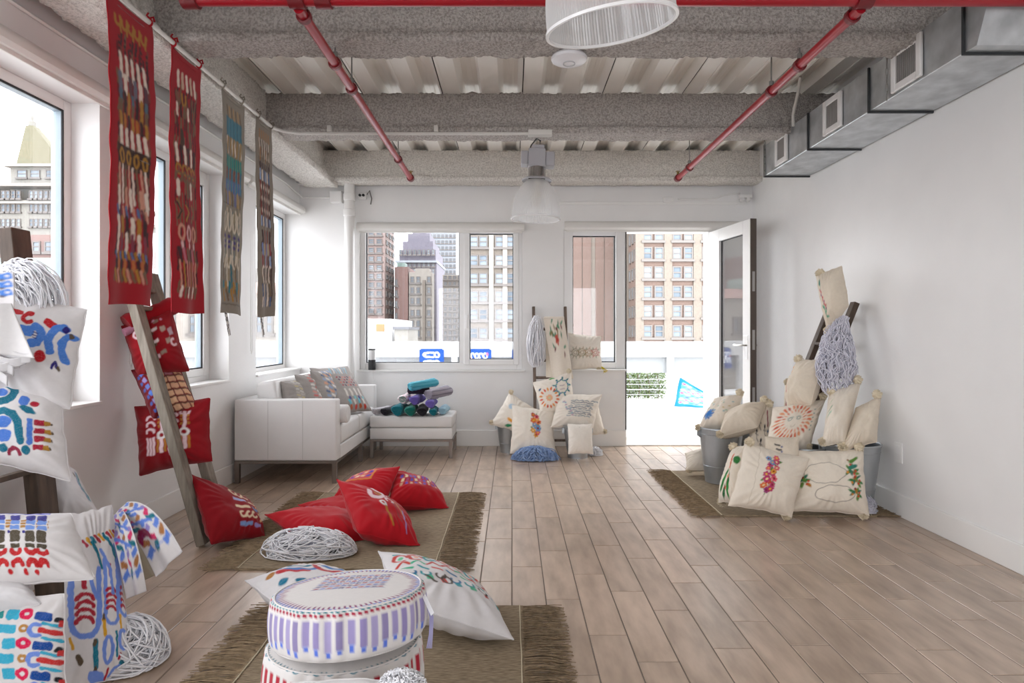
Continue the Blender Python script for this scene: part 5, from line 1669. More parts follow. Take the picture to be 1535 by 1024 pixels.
def pouf(label, c, R_, H, tilt, side, top, N_=420, floor=None):
    """round stuffed pouf: side paint works on (angle in turns, height -1..1), top paint on (x, y) of the disc"""
    o = thing('pouf', label, 'pouf', (c[0], c[1], c[2] - H / 2))
    K = 84
    prof = []
    for q in np.linspace(0, 1, K):
        if q < .38: r = q / .38 * .93; z = .5 * H * (1 + .10 * (1 - (q / .38) ** 2))
        elif q < .80:
            b = (q - .38) / .42 * PI - PI / 2
            r = .93 + .07 * math.cos(b) ** .8; z = -.5 * H * math.sin(b) * (1 if abs(b) < 1.55 else 1)
        else:
            k_ = (1 - q) / .2; r = k_ * .93; z = -.5 * H * (1 + .06 * (1 - k_ ** 2))
        prof.append((r * R_, z))
    prof = np.array(prof); ang = np.arange(N_) * 2 * PI / N_
    rr = prof[:, :1] + .0035 * np.sin(17 * ang + 3 * np.sin(4 * ang))[None] * np.sin(np.linspace(0, PI, K))[:, None]
    V = np.stack([rr * np.cos(ang), rr * np.sin(ang), np.broadcast_to(prof[:, 1:], rr.shape)], -1).reshape(-1, 3)
    tu = np.broadcast_to(ang[None] / (2 * PI), rr.shape).ravel(); hv = np.broadcast_to(prof[:, 1:] / (H / 2), rr.shape).ravel()
    rad = np.broadcast_to(prof[:, :1] / R_, rr.shape).ravel(); q_ = np.repeat(np.linspace(0, 1, K), N_)
    cols = np.tile(lin(PO), (len(V), 1))
    sd = (q_ >= .30) & (q_ < .82)
    a = Art(tu[sd], (q_[sd] - .38) / .42, PO, .0022, 0); a.n[:] = .5; side(a); cols[sd] = a.c
    if top:
        tp = q_ < .30
        a = Art(V[tp, 0] / R_, V[tp, 1] / R_, PO, .02, .4); top(a); cols[tp] = a.c
    Rr = np.array(Matrix.Rotation(tilt[0], 3, 'X') @ Matrix.Rotation(tilt[1], 3, 'Y'))
    Vw = V @ Rr.T + np.array(c)
    if floor is not None: Vw[:, 2] = np.maximum(Vw[:, 2], floor + .002)
    i = np.arange(K - 1)[:, None]; j = np.arange(N_)[None]
    Fc = np.stack(np.broadcast_arrays(i * N_ + j, (i + 1) * N_ + j, (i + 1) * N_ + (j + 1) % N_, i * N_ + (j + 1) % N_), -1).reshape(-1, 4)
    mesh_obj('cover', Vw, Fc, M_CLOTH, o, True, cols, sharp=0)
    for zz, nm in ((.5 * H * 1.0, 'top_piping'), (-.5 * H, 'bottom_piping')):
        e = np.stack([.93 * R_ * np.cos(ang), .93 * R_ * np.sin(ang), 0 * ang + zz], 1) @ Rr.T + np.array(c)
        if floor is not None: e[:, 2] = np.maximum(e[:, 2], floor + .003)
        MB().tube(np.concatenate([e[::4], e[:1]]), .0026, 6, False).build(nm, cloth_plain(PO), o, True)
    return o


def side_lav(a):
    n = 46
    for i in range(n):
        x = (i + .5) / n; w = .0068; h = .26 + .05 * math.sin(i * 1.7)
        du = np.abs((a.u - x + .5) % 1 - .5)
        for (y0, y1, ww, col) in ((.28, .28 + h + .12, w, ('#9d92c0', '#9488b8', '#a79dc6', '#8f84ae')[i % 4]), (.30 + h + .1, .30 + h + .2 + .03 * math.sin(i * 2.3), w * .62, '#5b78d8')):
            a.put(np.maximum(du - ww, np.abs(a.v - (y0 + y1) / 2) * .06 - (y1 - y0) / 2 * .06), col)
    for row, (y, n2, c1, w) in enumerate(((.175, 84, '#a3223e', .0042), (.075, 84, '#16808a', .0036), (-.02, 84, '#4f6cc8', .0033), (-.09, 84, '#8a2f6a', .0026))):
        for i in range(n2):
            x = (i + (.5 if row % 2 else 0)) / n2
            du = (a.u - x + .5) % 1 - .5
            a.put(np.maximum(np.abs(du) - w, np.abs(a.v - y - du * 3) * .06 - .0021), c1)


def top_grid(a):
    for j in range(7):
        for i in range(11):
            a.rc(-.42 + i * .084, -.02 + j * .10 - .03, .034, .022, ('#a3223e', '#4f5fb8', '#7a86cc', '#5a4a78', '#b84a5a')[(i * 2 + j * 3) % 5], .2)
        a.ln([(-.47, -.095 + j * .1), (.47, -.095 + j * .1)], .014, '#55609a')


def side_teal(a):
    n = 44
    for i in range(n):
        x = (i + .5) / n; du = (a.u - x + .5) % 1 - .5
        d = np.abs(np.hypot(du, (a.v + .02) * .12) - .0065) - .002
        a.put(np.where(a.v > -.03, d, 1), '#12758a')
        a.put(np.maximum(np.abs(du) - .0062, np.abs(a.v - .24) * .12 - .0085), '#b02438')
        a.put(np.hypot(du, (a.v - .42) * .12) - .004, '#4f6cc8')


pouf('white round pouf with lavender strokes, upper of the stacked two', (W(525, 928, 1.72)[0], 1.72, .408), .211, .118, (math.radians(-7), math.radians(-2.5)), side_lav, top_grid)
pouf('white round pouf with teal loops, lower of the stacked two', (W(517, 990, 1.72)[0], 1.72, .172), .217, .31, (math.radians(-3), 0), side_teal, None, floor=RT)
tg_ = thing('price_tag', 'white paper tag with lavender threads on the upper pouf', 'tag', W(645, 915, 1.66))
MB().bar(W(636, 893, 1.69), W(649, 921, 1.64), .012, .0012, up=(0, -1, 0)).build('card', mat('white_card', '#e9e9ec', .6), tg_)
MB().strands(np.array([[W(636 + .5 * i, 893, 1.69), W(645 + i, 925, 1.655), W(644 + i, 950, 1.655), W(640 + 1.5 * i, 972, 1.655)] for i in range(6)]), .0012, 3).build('threads', cloth_plain('#a7a3c8'), tg_, kind='stuff')


def p_n1(a):
    R, T, G, B, K_ = '#c23a30', '#178f98', '#3fae86', '#2f6f9a', '#4a4038'
    for i in range(7):
        x = -.78 + i * .26
        a.arc(x, .62, .11, .06, (R, R, T)[i % 3], 0, 300, .15); a.ln([(x - .12, .3), (x, .40), (x + .1, .3)], .055, (R, G, R)[i % 3]); a.el(x, .62, .045, .06, ('#5fc090', '#e8a080')[i % 2])
        a.ln([(x - .05, .18), (x + .1, .12)], .05, (G, T, R, B)[i % 4]); a.arc(x + .05, -.02, .08, .045, (B, T, K_)[i % 3], 160, 380); a.rc(x + .1, -.14, .06, .05, (R, T, G)[(i + 1) % 3], .3)
        a.rc(x, .86, .07, .05, (T, R, G)[i % 3])
    a.arc(-.1, -.1, .09, .04, K_); a.ln([(-.5, -.1), (-.3, -.22)], .04, K_)


cushion('cushion', 'white cushion with red and teal brush loops, right of the stacked poufs', 'cushion',
        [(570, 828, 2.78), (716, 880, 2.74), (767, 957, 2.28), (598, 905, 2.26)], .095, '#dcd9da', sh(p_n1, 0, -.30), 150, 'white painted cushions', floor=RT, seed=20, pinch=.03)


def p_n2(a):
    R, T, B, O = '#b8242c', '#13708e', '#3f78b8', '#a87030'
    a.el(-.72, .70, .10, .08, O); a.ln([(-.55, .62), (-.15, .3)], .17, R); a.el(-.72, .25, .1, .09, T); a.el(-.5, .0, .1, .09, T)
    for k_ in range(2): a.arc(.0, .75, .22 + .2 * k_, .10, (T, B)[k_], 150, 290); a.arc(.5, .3, .2 + .18 * k_, .1, (B, R)[k_], 100, 280)
    a.ln([(-.2, .9), (.3, .95)], .12, R)


cushion('cushion', 'white cushion with red bar and teal arcs, left behind the stacked poufs', 'cushion',
        [(371, 871, 2.52), (478, 850, 2.80), (590, 905, 2.55), (445, 935, 2.28)], .09, '#dad7d8', sh(p_n2, 0, -.15), 110, 'white painted cushions', seed=21, floor=RT)
cushion('cushion', 'plain white cushion in front of the poufs, its top at the photo bottom edge', 'cushion',
        [(428, 1030, 1.44), (640, 1028, 1.46), (665, 1250, 1.30), (405, 1250, 1.28)], .07, '#dedbda', None, 60, 'white painted cushions', seed=22, pinch=-.07, floor=RT)
pl_ = W(603, 1018, 1.42)
rs = np.random.RandomState(6)
po = thing('pompom', 'white yarn pompom on the plain white cushion at the photo bottom', 'pompom', pl_)
n = 260; t = np.linspace(0, 1, 14); th = rs.rand(n, 1) * 2 * PI + (rs.rand(n, 1) - .5) * 2 * t; phi = np.arccos(1 - rs.rand(n, 1)) + (rs.rand(n, 1) - .5) * 2.2 * t
k_ = .045 * (.7 + .35 * rs.rand(n, 14))
P = np.stack([pl_[0] + 1.25 * k_ * np.sin(phi) * np.cos(th), pl_[1] + .9 * k_ * np.sin(phi) * np.sin(th), pl_[2] - .02 + .9 * k_ * np.cos(phi)], -1)
MB().strands(P, .0018, 4).build('strands', M_WHITEY, po, True, kind='stuff', sharp=0)
# ------------------------------------------------------------------ cream cushions on the right
CR = '#e9dfd0'; CRB = '#e0d4c2'
FLW = ('#c23a2e', '#d86a35', '#b83a6a', '#e09a35', '#9a3a78', '#d8556a', '#6f97c4')
GRN = '#2f7a3c'; GRN2 = '#5f8a3a'
rg = random.Random(11)
CG = 'cream embroidered cushions'


def bouquet(a, x, top, bot, w, n=16, seed=1, r=.075):
    q = random.Random(seed)
    for i in range(n * 2):
        t = q.random(); a.leaf(x + q.uniform(-w, w), bot + (top - bot) * t, .13, .055, q.uniform(0, 2 * PI), (GRN, GRN2, '#3f6f5a')[i % 3])
    a.ln([(x - .02, bot - .14), (x, bot + .2)], .02, GRN2)
    for i in range(n):
        t = i / (n - 1); xx = x + w * .8 * math.sin(i * 2.4) ; yy = bot + (top - bot) * t
        a.flower(xx, yy, r * q.uniform(.8, 1.25), FLW[q.randrange(7)], ('#7d1f1a', '#e8b43a', '#f0d6a0')[i % 3], 6, q.random())
    return a


def e_bouquet(a):
    bouquet(a, -.12, .66, -.42, .17, 17, 3, .10)
    a.ln([(-.55, .95), (-.5, -.9)], .008, '#b9ab97')


def e_wreath(a):
    K_ = '#4a3f38'
    a.arc(-.25, .22, .55, .012, K_, 40, 320, .33, 26); a.ln([(.17, .43), (.42, .22), (.17, .01)], .012, K_)
    a.arc(.05, -.42, .52, .014, K_, 0, 360, .26, 30)
    for (x, y, r0) in ((.50, .30, .2), (.62, .0, -.5), (.60, -.36, -.9), (-.78, -.05, 2.6)):
        for i in range(7):
            a.leaf(x + .05 * math.cos(i * 2.1), y + .05 * math.sin(i * 1.7), .20, .085, r0 + i * .95, (GRN, '#2f6f5a', GRN2, '#a8742f')[i % 4])
        for i in range(4): a.el(x + .12 * math.cos(i * 1.8), y + .12 * math.sin(i * 1.8), .035, .035, ('#c8452f', '#8a2a2a', '#d88a3a')[i % 3])
    for i in range(6): a.el(.45 + .04 * i, .62 - .12 * i, .04, .03, ('#8a5a2f', '#c8452f', GRN2)[i % 3])
    a.leaf(.45, .55, .35, .12, .5, GRN2); a.leaf(.42, .38, .3, .13, .3, '#2f7f6f')


def e_green(a):
    for i in range(7): a.el(.15 + .04 * (i % 2), .55 - i * .07, .09, .05, '#e08a72', .4)
    a.leaf(.32, .38, .5, .28, .0, GRN)
    for i, (x, y, r) in enumerate(((.1, .05, -2.2), (.05, -.15, -2.3), (.25, -.1, -1.5), (-.05, -.35, -2.4), (.3, -.4, -1.6), (.1, -.5, -2.2))):
        a.leaf(x, y, .55, .17, r, (GRN, '#2a8a3a', '#24683a')[i % 3])
    a.ln([(.2, .5), (.2, -.6)], .035, '#8a5a3a'); a.el(.2, -.22, .09, .06, '#e09a72'); a.el(.1, -.6, .09, .05, '#c8452f')


def e_sun(a):
    for k_, (r, l, w, cs) in enumerate(((.52, .24, .09, ('#d8704a', '#e0956a', '#c85a45')), (.36, .14, .06, ('#e8a888', '#d87a5a')))):
        a.petals(-.18, .1, r, 26 - 6 * k_, l, w, cs, r * 1.0)
    for s in (-1, 1):
        a.arc(-.18 + s * .16, .18, .07, .025, '#6a8a86', 0, 360, .06); a.arc(-.18 + s * .16, .18, .12, .012, '#8aa09a', 20, 160, .1)
    a.arc(-.18, -.08, .08, .016, '#b8a890', 190, 350)
    for i in range(6): a.el(.62, .5 - i * .16, .035, .025, '#7f9a94')


def e_blue(a):
    for i in range(60):
        t = i / 60 * 2 * PI * 6.2; r = .30 * (i / 60)
        a.el(-.35 + r * math.cos(t), -.42 + r * math.sin(t) * .9, .05, .04, ('#2f6fb8', '#4a8ad0')[i % 2])
    for i in range(16): a.el(-.6 + .09 * i, .0 + .35 * math.sin(i * .9), .05, .035, ('#7fb0b8', '#9ac0a8', '#c8b070')[i % 3])


def e_face(a):
    K_ = '#2c2a30'
    for (x, y) in ((-.5, .1), (-.25, .5), (-.2, -.3), (.15, .2)):
        a.el(x, y, .07, .08, K_); a.ln([(x, y), (x - .03, y - .3), (x + .1, y - .42)], .035, K_); a.ln([(x - .1, y - .12), (x + .12, y - .18)], .03, K_)
    a.ln([(.45, .75), (.4, .2)], .10, '#8a3a48'); a.el(.42, .0, .06, .06, '#3a5f8a')


def e_blk(a):
    K_ = '#26242a'
    for i in range(5): a.ln([(-.55 + .06 * (i % 2), .55 - i * .26), (-.3 + .05 * (i % 3), .50 - i * .28)], .09, K_); a.el(-.2, .4 - i * .28, .05, .05, '#3a4a8a')


def e_petal(a):
    for i in range(6): a.leaf(-.62 + .03 * i, .55 - i * .2, .30, .13, 2.9 - .1 * i, ('#e8a52f', '#e8942a', '#e07a2f', '#d8506a', '#c82f5a', '#b8204a')[i])
    for i in range(6): a.leaf(-.85, .55 - i * .2, .26, .12, .2, ('#e8942a', '#e8a52f', '#d8506a')[i % 3])


def e_vine(a):
    a.ln([(-.55, .6), (-.5, .1), (-.42, -.3), (-.4, -.65)], .03, '#3f8a7a')
    for i in range(9): a.el(-.62 + .04 * i + .07 * (i % 2), .35 - i * .09, .055, .05, ('#c8304a', '#b82a3a', '#8a2a6a')[i % 3])
    a.el(-.6, .62, .09, .11, '#2f7a6a'); [a.leaf(-.45, -.3 - i * .1, .2, .08, 2.5 - i, '#3f9a7a') for i in range(4)]


def e_berry(a):
    for i in range(9): a.el(-.3 + .05 * (i % 3), .2 - i * .1, .07, .06, ('#c8304a', '#d86a7a', '#8a5a7a')[i % 3])


def e_leaf6(a):
    a.leaf(-.75, .05, .3, .07, .3, '#4f9a6a'); a.leaf(-.78, -.12, .35, .06, .15, '#7fb89a'); a.leaf(-.8, .3, .3, .05, .5, '#c8d0b0')


cushion('cushion', 'cream cushion with orange petals tucked upright on the right ladder', 'cushion',
        [(1196, 540, 4.50), (1233, 540, 4.30), (1216, 606, 4.28), (1182, 612, 4.48)], 0.102, CRB, e_petal, 60, CG, seed=30, tsz=1.25, tass=(0,), pinch=.03)
cushion('cushion', 'small cream roll cushion with crimson stitching behind the orange petal cushion', 'cushion',
        [(1178, 572, 4.80), (1192, 570, 4.75), (1192, 618, 4.72), (1176, 622, 4.78)], 0.042, CRB, e_berry, 40, CG, seed=31, tsz=1.25, tass=(0,), pinch=.02)
cushion('cushion', 'cream cushion with red berry vine, highest on the right ladder', 'cushion',
        [(1224, 412, 4.38), (1262, 400, 4.26), (1272, 458, 4.24), (1242, 500, 4.34)], 0.114, CRB, e_vine, 70, CG, seed=32, tsz=1.25, tass=(0, 3), pinch=.03)
cushion('cushion', 'cream cushion with blue stitched oval in the bucket nearest the doorway', 'cushion',
        [(1072, 598, 4.98), (1114, 592, 4.86), (1098, 640, 4.74), (1046, 646, 4.86)], 0.102, CR, e_blue, 60, CG, seed=33, tsz=1.25, tass=(1, 3))
cushion('cushion', 'plain cream cushion leaning right out of the bucket nearest the doorway', 'cushion',
        [(1090, 616, 4.82), (1150, 603, 4.72), (1136, 640, 4.56), (1078, 656, 4.66)], 0.102, CRB, None, 56, CG, seed=34, tsz=1.25, tass=(1, 3))
cushion('cushion', 'cream cushion with black stitched figures behind the sunburst cushion', 'cushion',
        [(1124, 612, 4.75), (1158, 606, 4.72), (1160, 688, 4.64), (1124, 690, 4.66)], 0.072, CR, e_face, 60, CG, seed=35, tsz=1.25, tass=(1,))
cushion('cushion', 'cream cushion with orange sunburst face, in the dark bucket below the ladder', 'cushion',
        [(1160, 612, 4.40), (1237, 598, 4.40), (1212, 676, 4.24), (1146, 680, 4.24)], 0.102, CR, e_sun, 80, CG, seed=36, tsz=1.25, tass=(1, 2))
cushion('cushion', 'cream cushion with green sprig standing in the large bucket by the wall', 'cushion',
        [(1244, 590, 4.26), (1290, 573, 4.22), (1268, 664, 4.02), (1233, 668, 4.08)], 0.114, CR, e_leaf6, 60, CG, seed=37, tsz=1.25, tass=(0, 1, 3), pinch=.03)
cushion('cushion', 'plain cream cushion leaning on the wall in the large bucket', 'cushion',
        [(1284, 612, 4.14), (1320, 594, 4.08), (1314, 662, 4.00), (1262, 676, 4.00)], 0.102, CRB, None, 56, CG, seed=38, tsz=1.25, tass=(1, 3), pinch=.03)
cushion('cushion', 'plain cream cushion lying behind the bucket nearest the doorway', 'cushion',
        [(1028, 680, 5.12), (1068, 668, 5.22), (1078, 706, 4.99), (1030, 704, 5.05)], 0.072, CR, None, 40, CG, floor=RT, seed=39, tsz=1.25, tass=(3,))
cushion('cushion', 'small cream cushion with black stitched letters behind the bouquet cushion', 'cushion',
        [(1148, 655, 4.08), (1198, 656, 4.08), (1197, 706, 4.04), (1146, 706, 4.04)], 0.060, CRB, e_blk, 50, CG, seed=40)
cushion('cushion', 'cream cushion with bright green leaves, edge-on left of the bouquet cushion', 'cushion',
        [(1100, 672, 4.24), (1122, 668, 4.12), (1108, 752, 3.98), (1078, 752, 4.10)], 0.072, CR, e_green, 80, CG, floor=RT, seed=41, tsz=1.25, tass=(0, 3), pinch=.02)
cushion('cushion', 'cream cushion with vine wreath, front right on the rug beside the wall', 'cushion',
        [(1196, 677, 4.06), (1293, 674, 3.98), (1302, 772, 3.88), (1184, 765, 3.94)], 0.102, CR, e_wreath, 110, CG, floor=RT, seed=42, tsz=1.25, tass=(1, 2))
cushion('cushion', 'cream cushion with tall flower bouquet, frontmost on the right rug', 'cushion',
        [(1118, 664, 4.04), (1212, 688, 3.98), (1186, 774, 3.86), (1094, 757, 3.90)], 0.102, CR, e_bouquet, 120, CG, floor=RT, seed=43, tsz=1.25, tass=(0, 2))
M_YARNL = mat('pale_lilac_yarn', '#dedde8', .9, nscale=30)
skein('pale lilac yarn hank hanging on the right ladder below the berry cushion', [W(1262, 474, 4.30), W(1256, 510, 4.27), W(1254, 550, 4.25), W(1256, 592, 4.24)], [.03, .10, .135, .09], 150, M_YARNL, .0034, 51, .022, 44, flat=.55, wander=.35, ragged=.35)
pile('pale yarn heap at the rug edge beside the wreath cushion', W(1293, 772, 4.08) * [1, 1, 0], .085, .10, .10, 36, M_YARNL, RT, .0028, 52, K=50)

# ------------------------------------------------------------------ back ladder group
BL_ = '#f0e8dc'


def e_dots(a):
    for i in range(26):
        q = random.Random(i); a.leaf(q.uniform(-.6, .6), q.uniform(-.1, .85), .22, .10, q.uniform(0, 6), ('#4f8a6a', '#8a7a4a', '#5f9a7a', '#7a4a4a')[i % 4])
    a.flower(.0, .28, .2, '#c85a4a', '#a83a3a', 5)


def e_rings(a):
    for x, c in ((-.6, '#8a7a5a'), (-.2, '#a08a5a'), (.2, '#b08a5a'), (.6, '#c8605a')):
        a.arc(x, -.05, .2, .035, c, 0, 360, .2); a.arc(x, -.05, .1, .03, c); a.petals(x, -.05, .22, 9, .1, .04, (c, '#7a8a6a'))


def e_flor2(a):
    a.petals(-.35, -.15, .36, 16, .2, .1, ('#e0703a', '#e89a4a', '#d8553a'), .4); a.flower(-.35, -.15, .2, '#e8b08a', '#c8d0a0', 8)
    for i in range(9):
        t = i / 9 * 2 * PI; x, y = .42 + .36 * math.cos(t), .3 + .4 * math.sin(t)
        a.leaf(x, y, .16, .09, t, '#1f7f8a'); a.leaf(x, y, .14, .08, t + 2, '#2f6fa0'); a.leaf(x, y, .13, .07, t + 4, '#3f9a8a')
    for k_ in (0, 1): a.ln([(.3, .35 - k_ * .2), (.55, .35 - k_ * .2)], .03, '#a08a98')
    a.leaf(-.85, .4, .2, .1, .5, '#3a5a7a'); [a.leaf(-.2 + .1 * i, .92, .18, .09, i, '#4fa04a') for i in range(4)]


def e_blueg(a):
    q = random.Random(5)
    for i in range(46):
        y = .5 - (i % 9) * .11; x = -.35 + (i // 9) * .22 + q.uniform(-.05, .05)
        a.ln([(x, y), (x + .09, y + q.uniform(-.03, .03)), (x + .17, y - .02)], .045, ('#6f8494', '#55687a', '#8a9aa4')[i % 3])
    for i in range(12): a.el(-.7 + .05 * i, .4 - .06 * i + .1 * math.sin(i), .05, .05, ('#9ab8c4', '#c8a8b8')[i % 2])


def e_bouq2(a): bouquet(a, .12, .62, -.30, .16, 11, 8, .13)


def e_leafy(a):
    for i in range(7): a.leaf(.2 + .05 * math.sin(i * 2), .5 - i * .2, .4, .18, -.6 + i * .7, ('#1f8a5a', '#2f9a6a', '#e8a03a')[i % 3])
    a.el(-.3, .3, .25, .15, '#b8cfe0')


cushion('cushion', 'cream cushion with stitched rings on the back sill beside the ladder', 'cushion',
        [(853, 500, 6.37), (901, 505, 6.37), (902, 551, 6.33), (852, 556, 6.33)], .075, BL_, e_rings, 60, CG, floor=SZ0, seed=60, tsz=1.2, tass=(2,))
cushion('cushion', 'cream cushion with orange and teal flower wreaths on the lower ladder rung', 'cushion',
        [(800, 574, 6.05), (856, 558, 6.06), (862, 612, 5.98), (812, 622, 5.98)], .08, BL_, e_flor2, 80, CG, seed=61, tass=(1,))
cushion('cushion', 'cream cushion with green leaf print sticking out of the small left bucket', 'cushion',
        [(765, 588, 6.12), (800, 612, 6.06), (786, 652, 5.98), (736, 636, 6.04)], .08, BL_, e_leafy, 56, CG, seed=62, tass=(0, 3))
cushion('cushion', 'plain cream cushion behind the grey brush stroke cushion in the right bucket', 'cushion',
        [(868, 598, 6.24), (894, 596, 6.22), (908, 650, 6.14), (868, 656, 6.14)], .05, BL_, None, 40, CG, seed=63, tass=(2,))
cushion('cushion', 'plain cream cushion standing on the floor before the small right bucket', 'cushion',
        [(852, 636, 5.76), (888, 636, 5.76), (889, 680, 5.66), (853, 680, 5.66)], .05, '#f0e9df', None, 40, CG, seed=64, floor=0)
cushion('cushion', 'cream cushion with grey blue brush strokes on top of the small right bucket', 'cushion',
        [(838, 590, 5.98), (902, 592, 5.98), (889, 643, 5.86), (827, 640, 5.86)], .08, BL_, e_blueg, 70, CG, seed=65)
cushion('cushion', 'cream cushion with flower column standing on the floor by the small left bucket', 'cushion',
        [(769, 608, 5.98), (830, 616, 5.98), (832, 677, 5.80), (766, 679, 5.80)], .075, BL_, e_bouq2, 80, CG, seed=66, floor=0, tass=(2,))
o = thing('tassel', 'yellow yarn tassel hanging at the corner of the ring cushion on the back sill', 'tassel', W(903, 552, 6.33))
p_ = W(901, 549, 6.33); n = 40
rs = np.random.RandomState(2)
P = p_ + np.stack([np.stack([.05 * t + rs.randn(n) * .012 * t, rs.randn(n) * .012 * t, -.05 * t + rs.randn(n) * .012 * t], 1) for t in np.linspace(0, 1, 5)], 1)
MB().strands(P, .0025, 3).build('strands', mat('yellow_yarn', '#d8c42f', .9), o, kind='stuff')

skein('white yarn hank hanging on the left rail of the back ladder', [W(806, 474, 6.22), W(804, 490, 6.19), W(803, 515, 6.17), W(805, 542, 6.17), W(807, 549, 6.17)], [.03, .07, .10, .085, .04], 110, M_WHITEY, .0036, 61, .008, 24, flat=.7)
pile('blue yarn heap in front of the flower column cushion', W(803, 684, 5.72) * [1, 1, 0], .215, .09, .12, 200, M_BLUEY, 0, .0042, 62, K=14, mop=True)
pile('small white yarn heap on the floor right of the back buckets', W(893, 676, 5.95) * [1, 1, 0], .07, .06, .075, 30, M_WHITEY, 0, .003, 63, K=36)

tw = thing('throw', 'cream throw with stitched leaves hanging on the back ladder rungs', 'textile', W(838, 568, 6.14))
painted_sheet('rear_layer', hang(819, 846, 482, 566, 6.20, 6.15, 24, 40, .012, 1.5), '#e4d9c8', None, tw)
P = hang(815, 846, 476, 568, 6.17, 6.10, 40, 60, .012, 1.2, skew=14)
painted_sheet('front_layer', P, '#ece2d4', e_dots, tw)
P = np.zeros((10, 30, 3))
for j, b in enumerate(np.linspace(0, PI, 10)):
    for i, a_ in enumerate(np.linspace(0, 1, 30)):
        P[j, i] = W(816 + 30 * a_, 478, 6.19) + np.array([0, -.024 * math.cos(b), .022 * math.sin(b)])
painted_sheet('top_fold', P, '#ece2d4', None, tw)

# ------------------------------------------------------------------ sofa cushions and rolled textiles
GY = '#a19b97'


def g_print(a):
    for i in range(7): a.ln([(.0 + i * .14, .95), (-.1 + i * .14, .62)], .05, ('#8fb8c8', '#d8d4d0', '#7fa8c0')[i % 3])
    for r in range(4):
        for i in range(6): a.el(.0 + i * .15 + .03 * r, .42 - r * .12, .045, .035, ('#a83a4a', '#5a3a5a', '#d87a6a')[(i + r) % 3])
    for i in range(4):
        x = .05 + i * .25; a.rc(x, -.25, .05, .16, '#d8d2cc'); a.el(x + .08, -.48, .06, .08, ('#4a4a88', '#7fc0c8')[i % 2]); a.rc(x, -.62, .06, .1, ('#6fc0d0', '#d8d2cc')[i % 2]); a.el(x, -.82, .07, .09, ('#b8603a', '#c83a2a')[i % 2])


def g_side(cs):
    def f(a):
        for j in range(9):
            for i in range(4): a.ln([(-.35 + i * .30, .9 - j * .2), (-.18 + i * .30, .82 - j * .2)], .09, cs[(i * 2 + j) % len(cs)])
    return f


GG = 'grey sofa cushions'
cushion('cushion', 'grey cushion with pale edge print, nearest on the white sofa', 'cushion', [(422, 573, 5.05), (452, 568, 5.36), (470, 612, 5.30), (428, 618, 5.00)], .07, GY, g_side(('#c8c4be', '#b8b0a8', '#c8b88a')), 50, GG, seed=70)
cushion('cushion', 'grey cushion with pink red streaks, second on the white sofa', 'cushion', [(443, 563, 5.22), (476, 559, 5.56), (500, 612, 5.46), (454, 618, 5.12)], .065, GY, g_side(('#e0d6d0', '#d88a80', '#c85a5a', '#e8e2dc')), 50, GG, seed=71)
cushion('cushion', 'grey cushion with blue and white strokes, third on the white sofa', 'cushion', [(466, 557, 5.36), (492, 554, 5.68), (518, 614, 5.58), (474, 620, 5.24)], .065, GY, g_side(('#e6e2e0', '#3f5a8a', '#8fa8d0', '#e0a080')), 50, GG, seed=72)
cushion('cushion', 'large grey cushion with blue dashes and red tips, farthest on the white sofa', 'cushion', [(466, 553, 5.55), (521, 550, 5.95), (557, 615, 5.75), (503, 623, 5.36)], .07, GY, sh(g_print, -.22, -.05), 90, GG, seed=73)

RG2 = 'rolled textiles on the ottoman'


def roll(label, p, q, r, col, stripe=None, ends=None):
    """rolled cloth bundle from p to q with a spiral end"""
    p = np.array(p, float); q = np.array(q, float)
    o = thing('rolled_textile', label, 'textile', np.minimum(p, q) - [0, 0, r], RG2)
    rs = np.random.RandomState(abs(hash(label)) % 1000 if False else sum(map(ord, label)) % 997)
    a, b, d = frame_of(q - p); L = np.linalg.norm(q - p); K = 16; n = 30
    ang = np.arange(n) * 2 * PI / n; V = []
    for k_ in range(K):
        t = k_ / (K - 1)
        rr = r * (1 + .11 * np.sin(3 * ang + 4 * t + rs.rand() * .8) + .035 * rs.randn(n) + .05 * math.sin(9 * t + rs.rand()))
        rr *= .82 if k_ in (0, K - 1) else 1
        V.append(p + d * L * t + (np.cos(ang) * rr)[:, None] * a + (np.sin(ang) * rr * .86)[:, None] * b)
    V = np.concatenate(V)
    Fc = [(k_ * n + j, k_ * n + (j + 1) % n, (k_ + 1) * n + (j + 1) % n, (k_ + 1) * n + j) for k_ in range(K - 1) for j in range(n)]
    Fc += [tuple(reversed(range(n))), tuple((K - 1) * n + j for j in range(n))]
    base = np.tile(lin(col), (len(V), 1))
    if stripe: base.reshape(K, n, 3)[:, ::4] = lin(stripe)
    mesh_obj('roll', V, Fc, M_CLOTH, o, True, base, sharp=50)
    for e, s in ((p, -1), (q, 1)):
        t = np.linspace(0, 1, 40); A_ = t * 2 * PI * 2.6; R_ = r * (.12 + .66 * t)
        S = e + (R_ * np.cos(A_))[:, None] * a + (R_ * np.sin(A_) * .86)[:, None] * b + d * s * .002
        MB().tube(S, r * .075, 5).build('spiral_end', cloth_plain(ends or col), o, True)
    # loose edge along the roll
    e0, e1 = p + d * L * .04 + a * r * .75 + b * r * .6, p + d * L * .96 + a * r * .75 + b * r * .6
    MB().bar(e0, e1, .012, .004, up=b).build('loose_edge', cloth_plain(col), o)
    return o


